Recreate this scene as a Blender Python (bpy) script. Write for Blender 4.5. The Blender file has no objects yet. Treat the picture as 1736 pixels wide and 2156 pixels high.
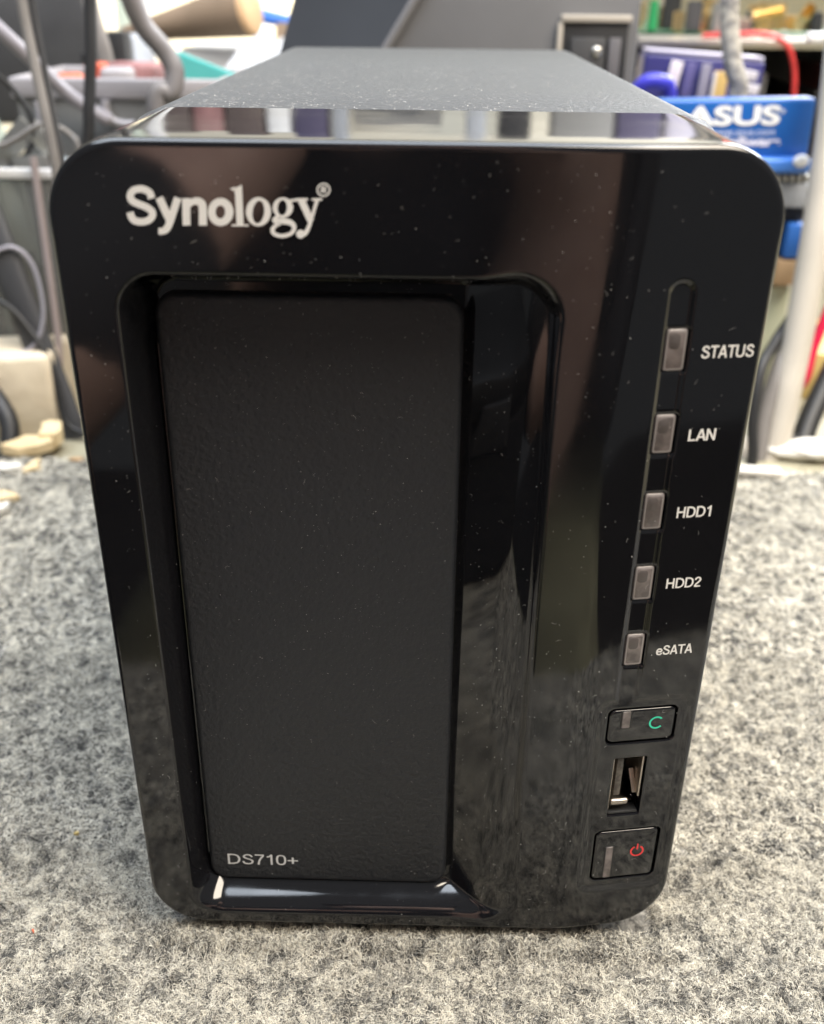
import bpy, bmesh, math, random
import numpy as np
from mathutils import Vector, Matrix

random.seed(7)
rng = np.random.default_rng(11)
S = 0.001                      # everything below is written in millimetres
scene = bpy.context.scene
COL = scene.collection

# ------------------------------------------------------------------ camera
CAM = np.array([1.698, -141.757, 173.081])
PITCH, YAW, ROLL, FPX = 0.483018, -0.0158876, 0.0115876, 2119.21   # FPX on a 1736 x 2156 frame
def cam_rows():
    cp, sp = math.cos(PITCH), math.sin(PITCH)
    f = np.array([math.sin(YAW)*cp, math.cos(YAW)*cp, -sp])
    r = np.array([math.cos(YAW), -math.sin(YAW), 0.0])
    u = np.cross(r, f)
    return np.array([math.cos(ROLL)*r + math.sin(ROLL)*u, -math.sin(ROLL)*r + math.cos(ROLL)*u, f])
ROWS = cam_rows()
cam = bpy.data.cameras.new('camera')
cam.sensor_fit = 'VERTICAL'; cam.sensor_height = 36.0; cam.sensor_width = 36.0
cam.lens = FPX/2156*36
cam.clip_start = 0.005; cam.clip_end = 20
cam.dof.use_dof = True
cam.dof.focus_distance = 0.184
cam.dof.aperture_fstop = 17.0
camo = bpy.data.objects.new('camera', cam); COL.objects.link(camo)
camo.matrix_world = Matrix(((ROWS[0][0], ROWS[1][0], -ROWS[2][0], CAM[0]*S),
                            (ROWS[0][1], ROWS[1][1], -ROWS[2][1], CAM[1]*S),
                            (ROWS[0][2], ROWS[1][2], -ROWS[2][2], CAM[2]*S), (0, 0, 0, 1)))
scene.camera = camo

# ------------------------------------------------------------------ light
world = bpy.data.worlds.new('World'); scene.world = world; world.use_nodes = True
bg = world.node_tree.nodes['Background']
bg.inputs[0].default_value = (0.93, 0.97, 1.0, 1); bg.inputs[1].default_value = 0.19
def area(name, loc, target, sx, sy, power, colour):
    l = bpy.data.lights.new(name, 'AREA'); l.shape = 'RECTANGLE'; l.size = sx; l.size_y = sy
    l.energy = power; l.color = colour
    o = bpy.data.objects.new(name, l); COL.objects.link(o)
    o.location = Vector(loc)
    o.rotation_euler = (Vector(target) - Vector(loc)).to_track_quat('-Z', 'Y').to_euler()
    return o
cl = area('ceiling_lamp', (-0.20, 0.065, 1.20), (-0.20, 0.065, 0.0), 1.30, 0.80, 30.0, (0.82, 0.90, 1.0))
cl.rotation_euler.rotate_axis('Z', math.radians(14))
area('bench_lamp', (0.46, -0.16, 0.95), (0.04, -0.02, 0.0), 0.70, 0.55, 23.0, (1.0, 0.89, 0.74))
area('shelf_lamp', (0.50, 0.76, 0.50), (0.30, 0.55, 0.0), 0.40, 0.16, 11.0, (0.95, 0.98, 1.0))
area('wall_fill_light', (-0.24, 0.905, 0.190), (-0.24, 1.0, 0.0), 0.46, 0.03, 1.6, (1.0, 0.93, 0.80))  # added fill light, no visible source, only brightens the cream wall
scene.view_settings.view_transform = 'Standard'
scene.view_settings.look = 'None'
scene.view_settings.exposure = 0.0
scene.view_settings.gamma = 1.0
scene.render.engine = 'CYCLES'
scene.cycles.use_denoising = True; scene.cycles.denoiser = 'OPENIMAGEDENOISE'; scene.cycles.denoising_prefilter = 'ACCURATE'; scene.cycles.denoising_input_passes = 'RGB_ALBEDO_NORMAL'
scene.cycles.max_bounces = 6; scene.cycles.diffuse_bounces = 2; scene.cycles.glossy_bounces = 4; scene.cycles.transmission_bounces = 5
scene.cycles.use_adaptive_sampling = True; scene.cycles.adaptive_threshold = 0.02; scene.cycles.adaptive_min_samples = 16
scene.cycles_curves.shape = 'RIBBONS'; scene.cycles_curves.subdivisions = 1

# ------------------------------------------------------------------ helpers
def P(u, v, Y):
    """world point (mm) seen at (u, v) of the 1736 x 2156 photograph, standing at depth Y"""
    d = np.array([(u-868)/FPX, -(v-1078)/FPX, 1.0]) @ ROWS
    return CAM + d*((Y-CAM[1])/d[1])
def PZ(u, v, Z):
    d = np.array([(u-868)/FPX, -(v-1078)/FPX, 1.0]) @ ROWS
    return CAM + d*((Z-CAM[2])/d[2])
def pxmm(p):                                        # photograph pixels per mm at a world point
    return FPX/float((np.asarray(p)-CAM) @ ROWS[2])

def link(name, me, mat, parent=None):
    o = bpy.data.objects.new(name, me); COL.objects.link(o)
    if mat is not None: me.materials.append(mat)
    if parent is not None: o.parent = parent
    return o
def tag(o, label=None, cat=None, group=None, kind=None):
    if label: o['label'] = label
    if cat: o['category'] = cat
    if group: o['group'] = group
    if kind: o['kind'] = kind
    return o
def empty(name, label, cat, loc=(0, 0, 0), group=None):
    o = bpy.data.objects.new(name, None); COL.objects.link(o)
    o.location = Vector(loc)*S; o.empty_display_size = 0.02
    return tag(o, label, cat, group)
def mesh_np(name, V, F, smooth=True, sharp=None, offset=(0, 0, 0)):
    me = bpy.data.meshes.new(name)
    V = (np.asarray(V, float) - np.asarray(offset, float))*S
    me.from_pydata(V.tolist(), [], [tuple(int(i) for i in f) for f in F])
    if smooth: me.polygons.foreach_set('use_smooth', [True]*len(me.polygons))
    if sharp: me.set_sharp_from_angle(angle=math.radians(sharp))
    me.update()
    return me
def finish(bm, name, smooth=True, sharp=35, offset=(0, 0, 0)):
    bmesh.ops.recalc_face_normals(bm, faces=bm.faces)
    for v in bm.verts: v.co = (v.co - Vector(offset))*S
    me = bpy.data.meshes.new(name); bm.to_mesh(me); bm.free()
    if smooth:
        me.polygons.foreach_set('use_smooth', [True]*len(me.polygons))
        me.set_sharp_from_angle(angle=math.radians(sharp))
    return me
def box_bm(x0, x1, y0, y1, z0, z1, bev=0.0, seg=2):
    bm = bmesh.new()
    bmesh.ops.create_cube(bm, size=1)
    for v in bm.verts:
        v.co = Vector(((x0+x1)/2 + v.co.x*(x1-x0), (y0+y1)/2 + v.co.y*(y1-y0), (z0+z1)/2 + v.co.z*(z1-z0)))
    if bev > 0:
        bmesh.ops.bevel(bm, geom=list(bm.edges), offset=bev, segments=seg, profile=0.5, affect='EDGES')
    return bm
def xf(bm, M):
    bmesh.ops.transform(bm, matrix=M, verts=bm.verts); return bm
def spline(pts, n=8):
    """Catmull-Rom through pts"""
    p = [np.asarray(q, float) for q in pts]
    p = [2*p[0]-p[1]] + p + [2*p[-1]-p[-2]]
    out = []
    for i in range(1, len(p)-2):
        for t in np.linspace(0, 1, n, endpoint=False):
            a, b, c, d = p[i-1], p[i], p[i+1], p[i+2]
            out.append(0.5*((2*b)+(c-a)*t+(2*a-5*b+4*c-d)*t*t+(3*b-a-3*c+d)*t**3))
    out.append(p[-2])
    return np.array(out)
def tube(path, r, name, seg=14, flat=1.0, offset=(0, 0, 0), caps=True, flat_dir=None):
    path = np.asarray(path, float); n = len(path)
    r = np.broadcast_to(np.asarray(r, float), (n,))
    T = np.gradient(path, axis=0); T /= np.linalg.norm(T, axis=1)[:, None]
    ref = np.array([0., 1., 0.]) if flat_dir is None else np.asarray(flat_dir, float)
    V = []; F = []
    for i in range(n):
        a = np.cross(T[i], ref); la = np.linalg.norm(a)
        a = a/la if la > 1e-6 else np.array([1., 0, 0])
        b = np.cross(a, T[i])
        for k in range(seg):
            th = 2*math.pi*k/seg
            V.append(path[i] + a*math.cos(th)*r[i] + b*math.sin(th)*r[i]*flat)
    for i in range(n-1):
        for k in range(seg):
            k2 = (k+1) % seg
            F.append((i*seg+k, i*seg+k2, (i+1)*seg+k2, (i+1)*seg+k))
    if caps:
        F.append(tuple(range(seg))[::-1]); F.append(tuple((n-1)*seg+k for k in range(seg)))
    return mesh_np(name, V, F, True, 60, offset)
def rr_loop(x0, x1, z0, z1, r, n=10):
    pts = []
    for cx, cz, a0 in ((x1-r, z1-r, 0), (x0+r, z1-r, 90), (x0+r, z0+r, 180), (x1-r, z0+r, 270)):
        for k in range(n+1):
            a = math.radians(a0 + 90*k/n)
            pts.append((cx+r*math.cos(a), cz+r*math.sin(a)))
    return pts
def sd_rr(x, z, x0, x1, z0, z1, r):
    qx = np.abs(x-(x0+x1)/2)-(x1-x0)/2+r; qz = np.abs(z-(z0+z1)/2)-(z1-z0)/2+r
    return np.minimum(np.maximum(qx, qz), 0)+np.hypot(np.maximum(qx, 0), np.maximum(qz, 0))-r
def smin(a, b, k):
    h = np.clip(0.5+0.5*(b-a)/k, 0, 1); return b*(1-h)+a*h-k*h*(1-h)
def smax(a, b, k): return -smin(-a, -b, k)
def sstep(a, b, x):
    t = np.clip((x-a)/(b-a), 0, 1); return t*t*(3-2*t)

# ------------------------------------------------------------------ materials
def mat(name, base, rough=0.5, metal=0.0, spec=0.5, bump=None, var=None, coat=0.0, trans=0.0, ior=1.5, alpha=None, emit=None):
    """bump = (noise scale per metre, strength, distance mm); var = (scale, darker colour, low, high)"""
    m = bpy.data.materials.new(name); m.use_nodes = True
    nt = m.node_tree; b = nt.nodes['Principled BSDF']
    b.inputs['Base Color'].default_value = (*base, 1)
    b.inputs['Roughness'].default_value = rough
    b.inputs['Metallic'].default_value = metal
    b.inputs['Specular IOR Level'].default_value = spec
    b.inputs['IOR'].default_value = ior
    b.inputs['Coat Weight'].default_value = coat
    b.inputs['Transmission Weight'].default_value = trans
    tc = nt.nodes.new('ShaderNodeTexCoord')
    if var:
        n = nt.nodes.new('ShaderNodeTexNoise'); n.inputs['Scale'].default_value = var[0]; n.inputs['Detail'].default_value = 5
        nt.links.new(tc.outputs['Object'], n.inputs['Vector'])
        r = nt.nodes.new('ShaderNodeValToRGB')
        r.color_ramp.elements[0].position = var[2]; r.color_ramp.elements[0].color = (*var[1], 1)
        r.color_ramp.elements[1].position = var[3]; r.color_ramp.elements[1].color = (*base, 1)
        nt.links.new(n.outputs['Fac'], r.inputs['Fac']); nt.links.new(r.outputs['Color'], b.inputs['Base Color'])
    if bump:
        n = nt.nodes.new('ShaderNodeTexNoise'); n.inputs['Scale'].default_value = bump[0]; n.inputs['Detail'].default_value = 4
        nt.links.new(tc.outputs['Object'], n.inputs['Vector'])
        u = nt.nodes.new('ShaderNodeBump'); u.inputs['Strength'].default_value = bump[1]; u.inputs['Distance'].default_value = bump[2]*S
        nt.links.new(n.outputs['Fac'], u.inputs['Height']); nt.links.new(u.outputs['Normal'], b.inputs['Normal'])
    return m

def gloss_black():
    m = mat('piano_black_plastic', (0.0062, 0.0062, 0.0075), 0.035, spec=0.5, ior=1.6)
    nt = m.node_tree; b = nt.nodes['Principled BSDF']; tc = nt.nodes['Texture Coordinate']
    # smears and fine haze: roughness varies; very shallow moulding waviness
    n = nt.nodes.new('ShaderNodeTexNoise'); n.inputs['Scale'].default_value = 55; n.inputs['Detail'].default_value = 6
    nt.links.new(tc.outputs['Object'], n.inputs['Vector'])
    mr = nt.nodes.new('ShaderNodeMapRange'); mr.inputs['From Min'].default_value = 0.35; mr.inputs['From Max'].default_value = 0.75
    mr.inputs['To Min'].default_value = 0.03; mr.inputs['To Max'].default_value = 0.13
    nt.links.new(n.outputs['Fac'], mr.inputs['Value']); nt.links.new(mr.outputs['Result'], b.inputs['Roughness'])
    w = nt.nodes.new('ShaderNodeTexNoise'); w.inputs['Scale'].default_value = 70; w.inputs['Detail'].default_value = 1
    nt.links.new(tc.outputs['Object'], w.inputs['Vector'])
    u = nt.nodes.new('ShaderNodeBump'); u.inputs['Strength'].default_value = 0.25; u.inputs['Distance'].default_value = 0.1*S
    nt.links.new(w.outputs['Fac'], u.inputs['Height']); nt.links.new(u.outputs['Normal'], b.inputs['Normal'])
    return m
def grain_plastic(name, base, rough, scale, dist, spec=0.5, strength=0.6):
    m = mat(name, base, rough, spec=spec)
    nt = m.node_tree; b = nt.nodes['Principled BSDF']; tc = nt.nodes['Texture Coordinate']
    v = nt.nodes.new('ShaderNodeTexVoronoi'); v.inputs['Scale'].default_value = scale; v.feature = 'SMOOTH_F1'
    n = nt.nodes.new('ShaderNodeTexNoise'); n.inputs['Scale'].default_value = scale*1.3; n.inputs['Detail'].default_value = 6; n.inputs['Roughness'].default_value = 0.65
    nt.links.new(tc.outputs['Object'], v.inputs['Vector']); nt.links.new(tc.outputs['Object'], n.inputs['Vector'])
    a = nt.nodes.new('ShaderNodeMath'); a.operation = 'MULTIPLY_ADD'; a.inputs[1].default_value = 0.5
    nt.links.new(v.outputs['Distance'], a.inputs[0]); nt.links.new(n.outputs['Fac'], a.inputs[2])
    u = nt.nodes.new('ShaderNodeBump'); u.inputs['Strength'].default_value = strength; u.inputs['Distance'].default_value = dist*S
    nt.links.new(a.outputs['Value'], u.inputs['Height']); nt.links.new(u.outputs['Normal'], b.inputs['Normal'])
    return m

M_BEZEL = gloss_black()
M_DOOR = grain_plastic('grained_black_plastic', (0.0185, 0.0203, 0.0245), 0.40, 900, 0.26, strength=1.0)
M_SHELL = grain_plastic('textured_black_paint', (0.036, 0.037, 0.041), 0.50, 850, 0.30, spec=0.35, strength=0.8)
_b = M_SHELL.node_tree.nodes['Principled BSDF']; _b.inputs['Sheen Weight'].default_value = 0.36; _b.inputs['Sheen Roughness'].default_value = 0.35; _b.inputs['Sheen Tint'].default_value = (0.86, 0.93, 1, 1)
M_RUBBER = mat('black_rubber', (0.015, 0.015, 0.015), 0.8)
M_PRINT = mat('white_print', (0.90, 0.885, 0.85), 0.5)
M_PRINT_DIM = mat('grey_print', (0.62, 0.62, 0.62), 0.5)
M_TEAL_PRINT = mat('green_print', (0.05, 0.74, 0.48), 0.4)
M_RED_PRINT = mat('red_print', (0.92, 0.05, 0.05), 0.4)
M_PIPE = mat('smoky_light_pipe', (0.215, 0.185, 0.178), 0.14, var=(300, (0.12, 0.104, 0.10), 0.42, 0.60))
M_PIPE_RIM = mat('light_pipe_bright_edge', (0.33, 0.30, 0.29), 0.12)  # lighter colour paints in the bright edges of the clear pipe
M_PIPE_SHADE = mat('light_pipe_shade', (0.11, 0.096, 0.092), 0.15)  # dark colour paints in the shade inside the pipe
M_STEEL = mat('nickel_plate', (0.56, 0.50, 0.43), 0.38, metal=1.0, bump=(900, 0.3, 0.05))
M_DARK = mat('black_plastic', (0.012, 0.012, 0.012), 0.45)
M_DUST = mat('pale_dust', (0.62, 0.60, 0.57), 0.9)

# ------------------------------------------------------------------ bench, wall, felt mat
M_BENCH = mat('worn_bench_board', (0.36, 0.33, 0.235), 0.6, var=(9, (0.22, 0.2, 0.14), 0.35, 0.65), bump=(120, 0.3, 0.3))
M_FLOOR = mat('dark_floor', (0.055, 0.05, 0.045), 0.7, var=(6, (0.04, 0.036, 0.032), 0.3, 0.7))
floor = link('floor', finish(box_bm(-1500, 1500, -1800, 1000, -762, -752), 'floor'), M_FLOOR)
tag(floor, 'dark floor below the workbench', 'floor', kind='structure')
M_WALL = mat('cream_wall_paint', (0.70, 0.65, 0.53), 0.75, var=(3, (0.7, 0.66, 0.55), 0.3, 0.7))
bench = link('workbench', finish(box_bm(-750, 750, -97, 1000, -36, -4, 2), 'workbench'), M_BENCH)
tag(bench, 'tan workbench top under the felt mat', 'workbench', kind='structure')
wall = link('wall', finish(box_bm(-1500, 1500, 1001, 1030, -752, 900), 'wall'), M_WALL)
tag(wall, 'cream painted wall far behind the bench', 'wall', kind='structure')

def vnoise(x, y, cell, seed):
    """cheap smooth value noise, vectorised"""
    x = np.asarray(x)/cell; y = np.asarray(y)/cell
    xi = np.floor(x).astype(np.int64); yi = np.floor(y).astype(np.int64); fx = x-xi; fy = y-yi
    fx = fx*fx*(3-2*fx); fy = fy*fy*(3-2*fy)
    def h(a, b):
        n = (a*374761393 + b*668265263 + seed*1442695) & 0x7fffffff
        n = ((n ^ (n >> 13))*1274126177) & 0x7fffffff
        return ((n ^ (n >> 16)) & 0xffff)/65535.0
    return (h(xi, yi)*(1-fx)+h(xi+1, yi)*fx)*(1-fy)+(h(xi, yi+1)*(1-fx)+h(xi+1, yi+1)*fx)*fy
def felt_z(x, y):
    return (vnoise(x, y, 9, 1)-.5)*1.1 + (vnoise(x, y, 3.1, 2)-.5)*1.0 + (vnoise(x, y, 1.3, 3)-.5)*0.6
FX0, FX1, FY0, FY1 = -235, 235, -91, 232
def felt_edge(x):                                    # the cut edge of the mat runs slightly askew
    return FY1 - 4 + 0.012*x + 2.2*(vnoise(x, x*0, 14, 5)-.5)
def build_felt():
    nx, ny = 330, 240
    xs = np.linspace(FX0, FX1, nx); ts = np.linspace(0, 1, ny)
    X, T = np.meshgrid(xs, ts)
    Y = FY0 + T*(felt_edge(X)-FY0)
    Z = felt_z(X, Y) - 0.9
    V = np.stack([X, Y, Z], -1).reshape(-1, 3)
    F = [(j*nx+i, j*nx+i+1, (j+1)*nx+i+1, (j+1)*nx+i) for j in range(ny-1) for i in range(nx-1)]
    ring = [i for i in range(nx)] + [j*nx+nx-1 for j in range(1, ny)] + [(ny-1)*nx+i for i in range(nx-2, -1, -1)] + [j*nx for j in range(ny-2, 0, -1)]
    base = len(V); low = V[ring].copy(); low[:, 2] = -3.95
    V = np.vstack([V, low])
    m = len(ring)
    F += [(ring[k], base+k, base+(k+1) % m, ring[(k+1) % m]) for k in range(m)]
    return mesh_np('felt_mat', V, F, True, 70)
def felt_material():
    m = bpy.data.materials.new('grey_felt'); m.use_nodes = True; nt = m.node_tree; b = nt.nodes['Principled BSDF']
    b.inputs['Roughness'].default_value = 0.95; b.inputs['Specular IOR Level'].default_value = 0.1
    tc = nt.nodes.new('ShaderNodeTexCoord')
    n1 = nt.nodes.new('ShaderNodeTexNoise'); n1.inputs['Scale'].default_value = 420; n1.inputs['Detail'].default_value = 6; n1.inputs['Roughness'].default_value = 0.7
    nt.links.new(tc.outputs['Object'], n1.inputs['Vector'])
    r = nt.nodes.new('ShaderNodeValToRGB'); e = r.color_ramp.elements
    e[0].position = 0.36; e[0].color = (0.03, 0.03, 0.03, 1); e[1].position = 0.68; e[1].color = (0.36, 0.35, 0.325, 1)
    nt.links.new(n1.outputs['Fac'], r.inputs['Fac']); nt.links.new(r.outputs['Color'], b.inputs['Base Color'])
    return m
felt = link('felt_mat', build_felt(), felt_material())
tag(felt, 'mottled grey wool felt mat under the black storage box', 'felt mat', kind='structure')

def fibre_material():
    m = bpy.data.materials.new('felt_fibre'); m.use_nodes = True; nt = m.node_tree; b = nt.nodes['Principled BSDF']
    b.inputs['Roughness'].default_value = 0.8; b.inputs['Specular IOR Level'].default_value = 0.2
    a = nt.nodes.new('ShaderNodeAttribute'); a.attribute_name = 'tone'
    r = nt.nodes.new('ShaderNodeValToRGB'); cr = r.color_ramp
    cr.elements[0].position = 0.0; cr.elements[0].color = (0.025, 0.025, 0.026, 1)
    cr.elements[1].position = 1.0; cr.elements[1].color = (0.83, 0.785, 0.675, 1)
    for p, c in ((0.22, (0.07, 0.07, 0.07)), (0.45, (0.27, 0.258, 0.23)), (0.7, (0.58, 0.548, 0.47))):
        k = cr.elements.new(p); k.color = (*c, 1)
    nt.links.new(a.outputs['Fac'], r.inputs['Fac']); nt.links.new(r.outputs['Color'], b.inputs['Base Color'])
    return m
def build_fibres():
    zones = [  # x0, x1, y0, y1, per mm2, radius, length
        (-100, 100, -36, 24, 17.0, 0.033, 2.2), (-120, 120, 24, 100, 5.6, 0.056, 3.2),
        (-185, 185, 100, 229, 1.7, 0.10, 5.0), (-150, 150, -90, -36, 1.1, 0.10, 5.0),
        (-52, 52, -3.2, 2.0, 7.0, 0.034, 4.2)]
    roots = []; rad = []; lng = []
    for x0, x1, y0, y1, den, r, L in zones:
        n = int((x1-x0)*(y1-y0)*den)
        p = np.stack([rng.uniform(x0, x1, n), rng.uniform(y0, y1, n)], -1)
        keep = ~((np.abs(p[:, 0]) < 50.5) & (p[:, 1] > 2.5) & (p[:, 1] < 230))
        # drop what the view cone cannot reach
        keep &= np.abs(p[:, 0]-CAM[0]) < 92 + 0.36*np.maximum(p[:, 1]+20, 0) + 4 + 60*(p[:, 1] < -36)
        p = p[keep]; roots.append(p)
        rad.append(r*rng.uniform(0.6, 1.35, len(p))); lng.append(L*rng.uniform(0.5, 1.4, len(p)))
    roots = np.vstack(roots); rad = np.concatenate(rad); lng = np.concatenate(lng); N = len(roots); K = 6
    th = rng.uniform(0, 2*math.pi, N); kap = rng.normal(0, 0.85, N); dk = rng.normal(0, 0.5, N)
    # locally combed direction so that tufts read as tufts
    th = np.where(rng.random(N) < 0.55, 2*math.pi*vnoise(roots[:, 0], roots[:, 1], 4.0, 8)*1.6 + rng.normal(0, 0.7, N), th)
    step = lng/(K-1)
    pos = np.zeros((N, K, 3)); x = roots[:, 0].copy(); y = roots[:, 1].copy()
    loft = np.abs(rng.normal(0, 0.55, N)) + 1.3*(rng.random(N) < 0.05)*rng.random(N)
    loft += np.where((np.abs(roots[:, 0]) < 53) & (roots[:, 1] > -3.3) & (roots[:, 1] < 2.4), rng.uniform(0, 1.9, N), 0)
    z0 = rng.uniform(-0.55, 0.35, N); ph = rng.uniform(0, math.pi, N)
    for k in range(K):
        t = k/(K-1)
        pos[:, k, 0] = x; pos[:, k, 1] = y
        pos[:, k, 2] = felt_z(x, y) - 0.75 + z0 + loft*np.sin(math.pi*t*0.9 + 0.25*ph)
        a = th + kap*k + dk*math.sin(k*1.7)
        x = x + np.cos(a)*step; y = y + np.sin(a)*step
    m = 0.78*vnoise(roots[:, 0], roots[:, 1], 1.35, 21) + 0.22*vnoise(roots[:, 0], roots[:, 1], 3.4, 22)
    tone = np.clip((m-.5)*1.4 + 0.735 + rng.normal(0, 0.25, N), 0, 1)
    tone = np.where(rng.random(N) < 0.15, rng.uniform(0, 0.2, N), tone)
    hc = bpy.data.hair_curves.new('fibres')
    hc.add_curves([K]*N)
    hc.points.foreach_set('position', (pos*S).astype(np.float32).ravel())
    prof = np.array([0.5, .9, 1, 1, .9, .4])
    ra = (hc.attributes.get('radius') or hc.attributes.new('radius', 'FLOAT', 'POINT'))
    ra.data.foreach_set('value', ((rad[:, None]*prof[None])*S).astype(np.float32).ravel())
    ta = hc.attributes.new('tone', 'FLOAT', 'CURVE'); ta.data.foreach_set('value', tone.astype(np.float32))
    o = bpy.data.objects.new('fibres', hc); COL.objects.link(o); hc.materials.append(fibre_material())
    o.parent = felt; o['kind'] = 'stuff'
    return N
NFIB = build_fibres()

# ------------------------------------------------------------------ the storage box
TH = math.radians(9.0); CT, ST = math.cos(TH), math.sin(TH); XB = 30.0
BX0, BX1, BZ0, BZ1, BR, RF = -51.75, 51.45, 3.5, 154.5, 11.0, 1.1
BACK = 38.4
nas = empty('network_storage_box', 'glossy black two-bay network storage box standing on the grey felt', 'storage box', (0, 0, 0))

def bend(x):
    t = np.asarray(x, float)-XB
    return math.tan(TH)*(t+np.sqrt(t*t+4.0))/2
def ax(a): return XB + (a-XB)*CT                     # facet coordinate -> world x
CHAN = (ax(36.0), ax(39.75), 40.0, 136.0, 1.85); PANEL = (ax(33.2), ax(50.1), 14.2, 61.3, 2.6)
LEDS = [125.6 - 13.45*i for i in range(5)]
BTN_C = (35.0, 47.95, 51.15, 58.95, 1.3); BTN_P = (35.4, 48.4, 16.6, 29.5, 1.3); USB = (37.25, 43.5, 33.5, 47.4, 0.3)
def floor_d(z): return 6.4 + 4.0*(z-11)/120
def recess(x, z):
    d = -sd_rr(x, z, -43.5, 19.6, 7.5, 136.0, 6.0)
    w = 2.3 + 1.2*sstep(17, 9, z) + 0.8*sstep(122, 132, z)
    xr = 16.6+3.2*sstep(8, 42, z)
    f = smin(d/w, (xr-x)/(xr-7.4), 0.10)
    lo = 0.14+0.22*sstep(17, 9, z)+0.34*sstep(8, 15, x); hi = 0.05+0.45*sstep(17, 9, z)*sstep(10, 4, x)
    f = smax(f, 0*f, lo); f = smin(f, 1+0*f, hi)
    return floor_d(z)*np.maximum(f, 0)
def shallow(x, z):
    a = sstep(0.45, -0.55, sd_rr(x, z, *CHAN)); b = sstep(0.7, -1.1, sd_rr(x, z, *PANEL))
    return 0.42*np.maximum(a, b)
def pocket(x, z, b, depth, ramp=0.10):
    d = sd_rr(x, z, ax(b[0]), ax(b[1]), b[2], b[3], b[4])
    return depth*np.clip(0.5-d/ramp, 0, 1) + 0.16*np.clip(0.5-(d-0.16)/0.28, 0, 1)
def surf(x, z):
    """depth of the front moulding behind the foremost plane"""
    y = bend(x) + recess(x, z) + shallow(x, z)
    return y
def full(x, z):
    y = surf(x, z)
    y = y + pocket(x, z, BTN_C, 1.7) + pocket(x, z, BTN_P, 1.7) + pocket(x, z, USB, 9.0, 0.05)
    for c in LEDS: y = y + pocket(x, z, (36.5, 39.95, c-3.3, c+3.3, 0.3), 1.1, 0.06)
    return y
def grid_lines(segs, extra):
    L = []
    for a, b, s in segs: L += list(np.arange(a, b, s))
    L.append(segs[-1][1])
    for e in extra:
        L = [v for v in L if abs(v-e) > 0.045]; 
    L += list(extra)
    return np.array(sorted(L))
def build_bezel():
    ex = []; ez = []
    for b in (36.5, 39.95, USB[0], USB[1]): ex += [ax(b)-.028, ax(b)+.028]
    for c in LEDS: ez += [c-3.328, c-3.272, c+3.272, c+3.328]
    for b in (USB[2], USB[3]): ez += [b-.028, b+.028]
    xs = grid_lines([(BX0+RF, -39, .22), (-39, 4, .5), (4, 33, .35), (33, BX1-RF, .17)], ex)
    zs = grid_lines([(BZ0+RF, 14, .2), (14, 62, .17), (62, 126, .4), (126, 139, .22), (139, BZ1-RF, .4)], ez)
    X, Z = np.meshgrid(xs, zs)
    x0, x1, z0, z1, r = BX0+RF, BX1-RF, BZ0+RF, BZ1-RF, BR-RF
    d = sd_rr(X, Z, x0, x1, z0, z1, r); out = d > 1e-6
    cx = np.where(X < 0, x0+r, x1-r); cz = np.where(Z < 78, z0+r, z1-r)
    dx, dz = X-cx, Z-cz; l = np.maximum(np.hypot(dx, dz), 1e-9)
    Xc = np.where(out, cx+dx/l*r, X); Zc = np.where(out, cz+dz/l*r, Z)
    Y = full(Xc, Zc)
    V = np.stack([Xc, Y, Zc], -1).reshape(-1, 3); nx, nz = len(xs), len(zs)
    idx = np.arange(nx*nz).reshape(nz, nx); o = out
    allout = o[:-1, :-1] & o[:-1, 1:] & o[1:, 1:] & o[1:, :-1]
    q = np.stack([idx[:-1, :-1], idx[:-1, 1:], idx[1:, 1:], idx[1:, :-1]], -1)[~allout]
    F = [tuple(f) for f in q.tolist()]
    # rounded rim, side wall and rear lip as lofted outlines
    rings = []
    def ring(inset, y, bendw):
        lp = np.array(rr_loop(BX0+inset, BX1-inset, BZ0+inset, BZ1-inset, max(BR-inset, 0.5), 16))
        # extra points along the straight runs so that the rim follows the bend
        dense = []
        for i in range(len(lp)):
            a, b = lp[i], lp[(i+1) % len(lp)]; m = max(1, int(np.hypot(*(b-a))/1.5)) if np.hypot(*(b-a)) > 4 else 1
            m = {1: 1}.get(m, 60)
            for t in np.arange(m)/m: dense.append(a+(b-a)*t)
        dense = np.array(dense)
        rings.append(np.stack([dense[:, 0], y+bend(dense[:, 0])*bendw, dense[:, 1]], -1))
    for k in range(10):
        a = math.pi/2*k/9
        ring(RF*(1-math.sin(a)), RF*(1-math.cos(a)), 1.0)
    ring(0, 9, 0); ring(0, 24, 0); ring(0.0, BACK-0.5, 0); ring(0.5, BACK, 0); ring(6, BACK+0.01, 0)
    base = len(V); m = len(rings[0]); V = np.vstack([V]+rings)
    for k in range(len(rings)-1):
        for i in range(m):
            j = (i+1) % m
            F.append((base+k*m+i, base+k*m+j, base+(k+1)*m+j, base+(k+1)*m+i))
    me = mesh_np('front_bezel', V, F, True, 38)
    return link('front_bezel', me, M_BEZEL, nas)
bezel = build_bezel()

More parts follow.
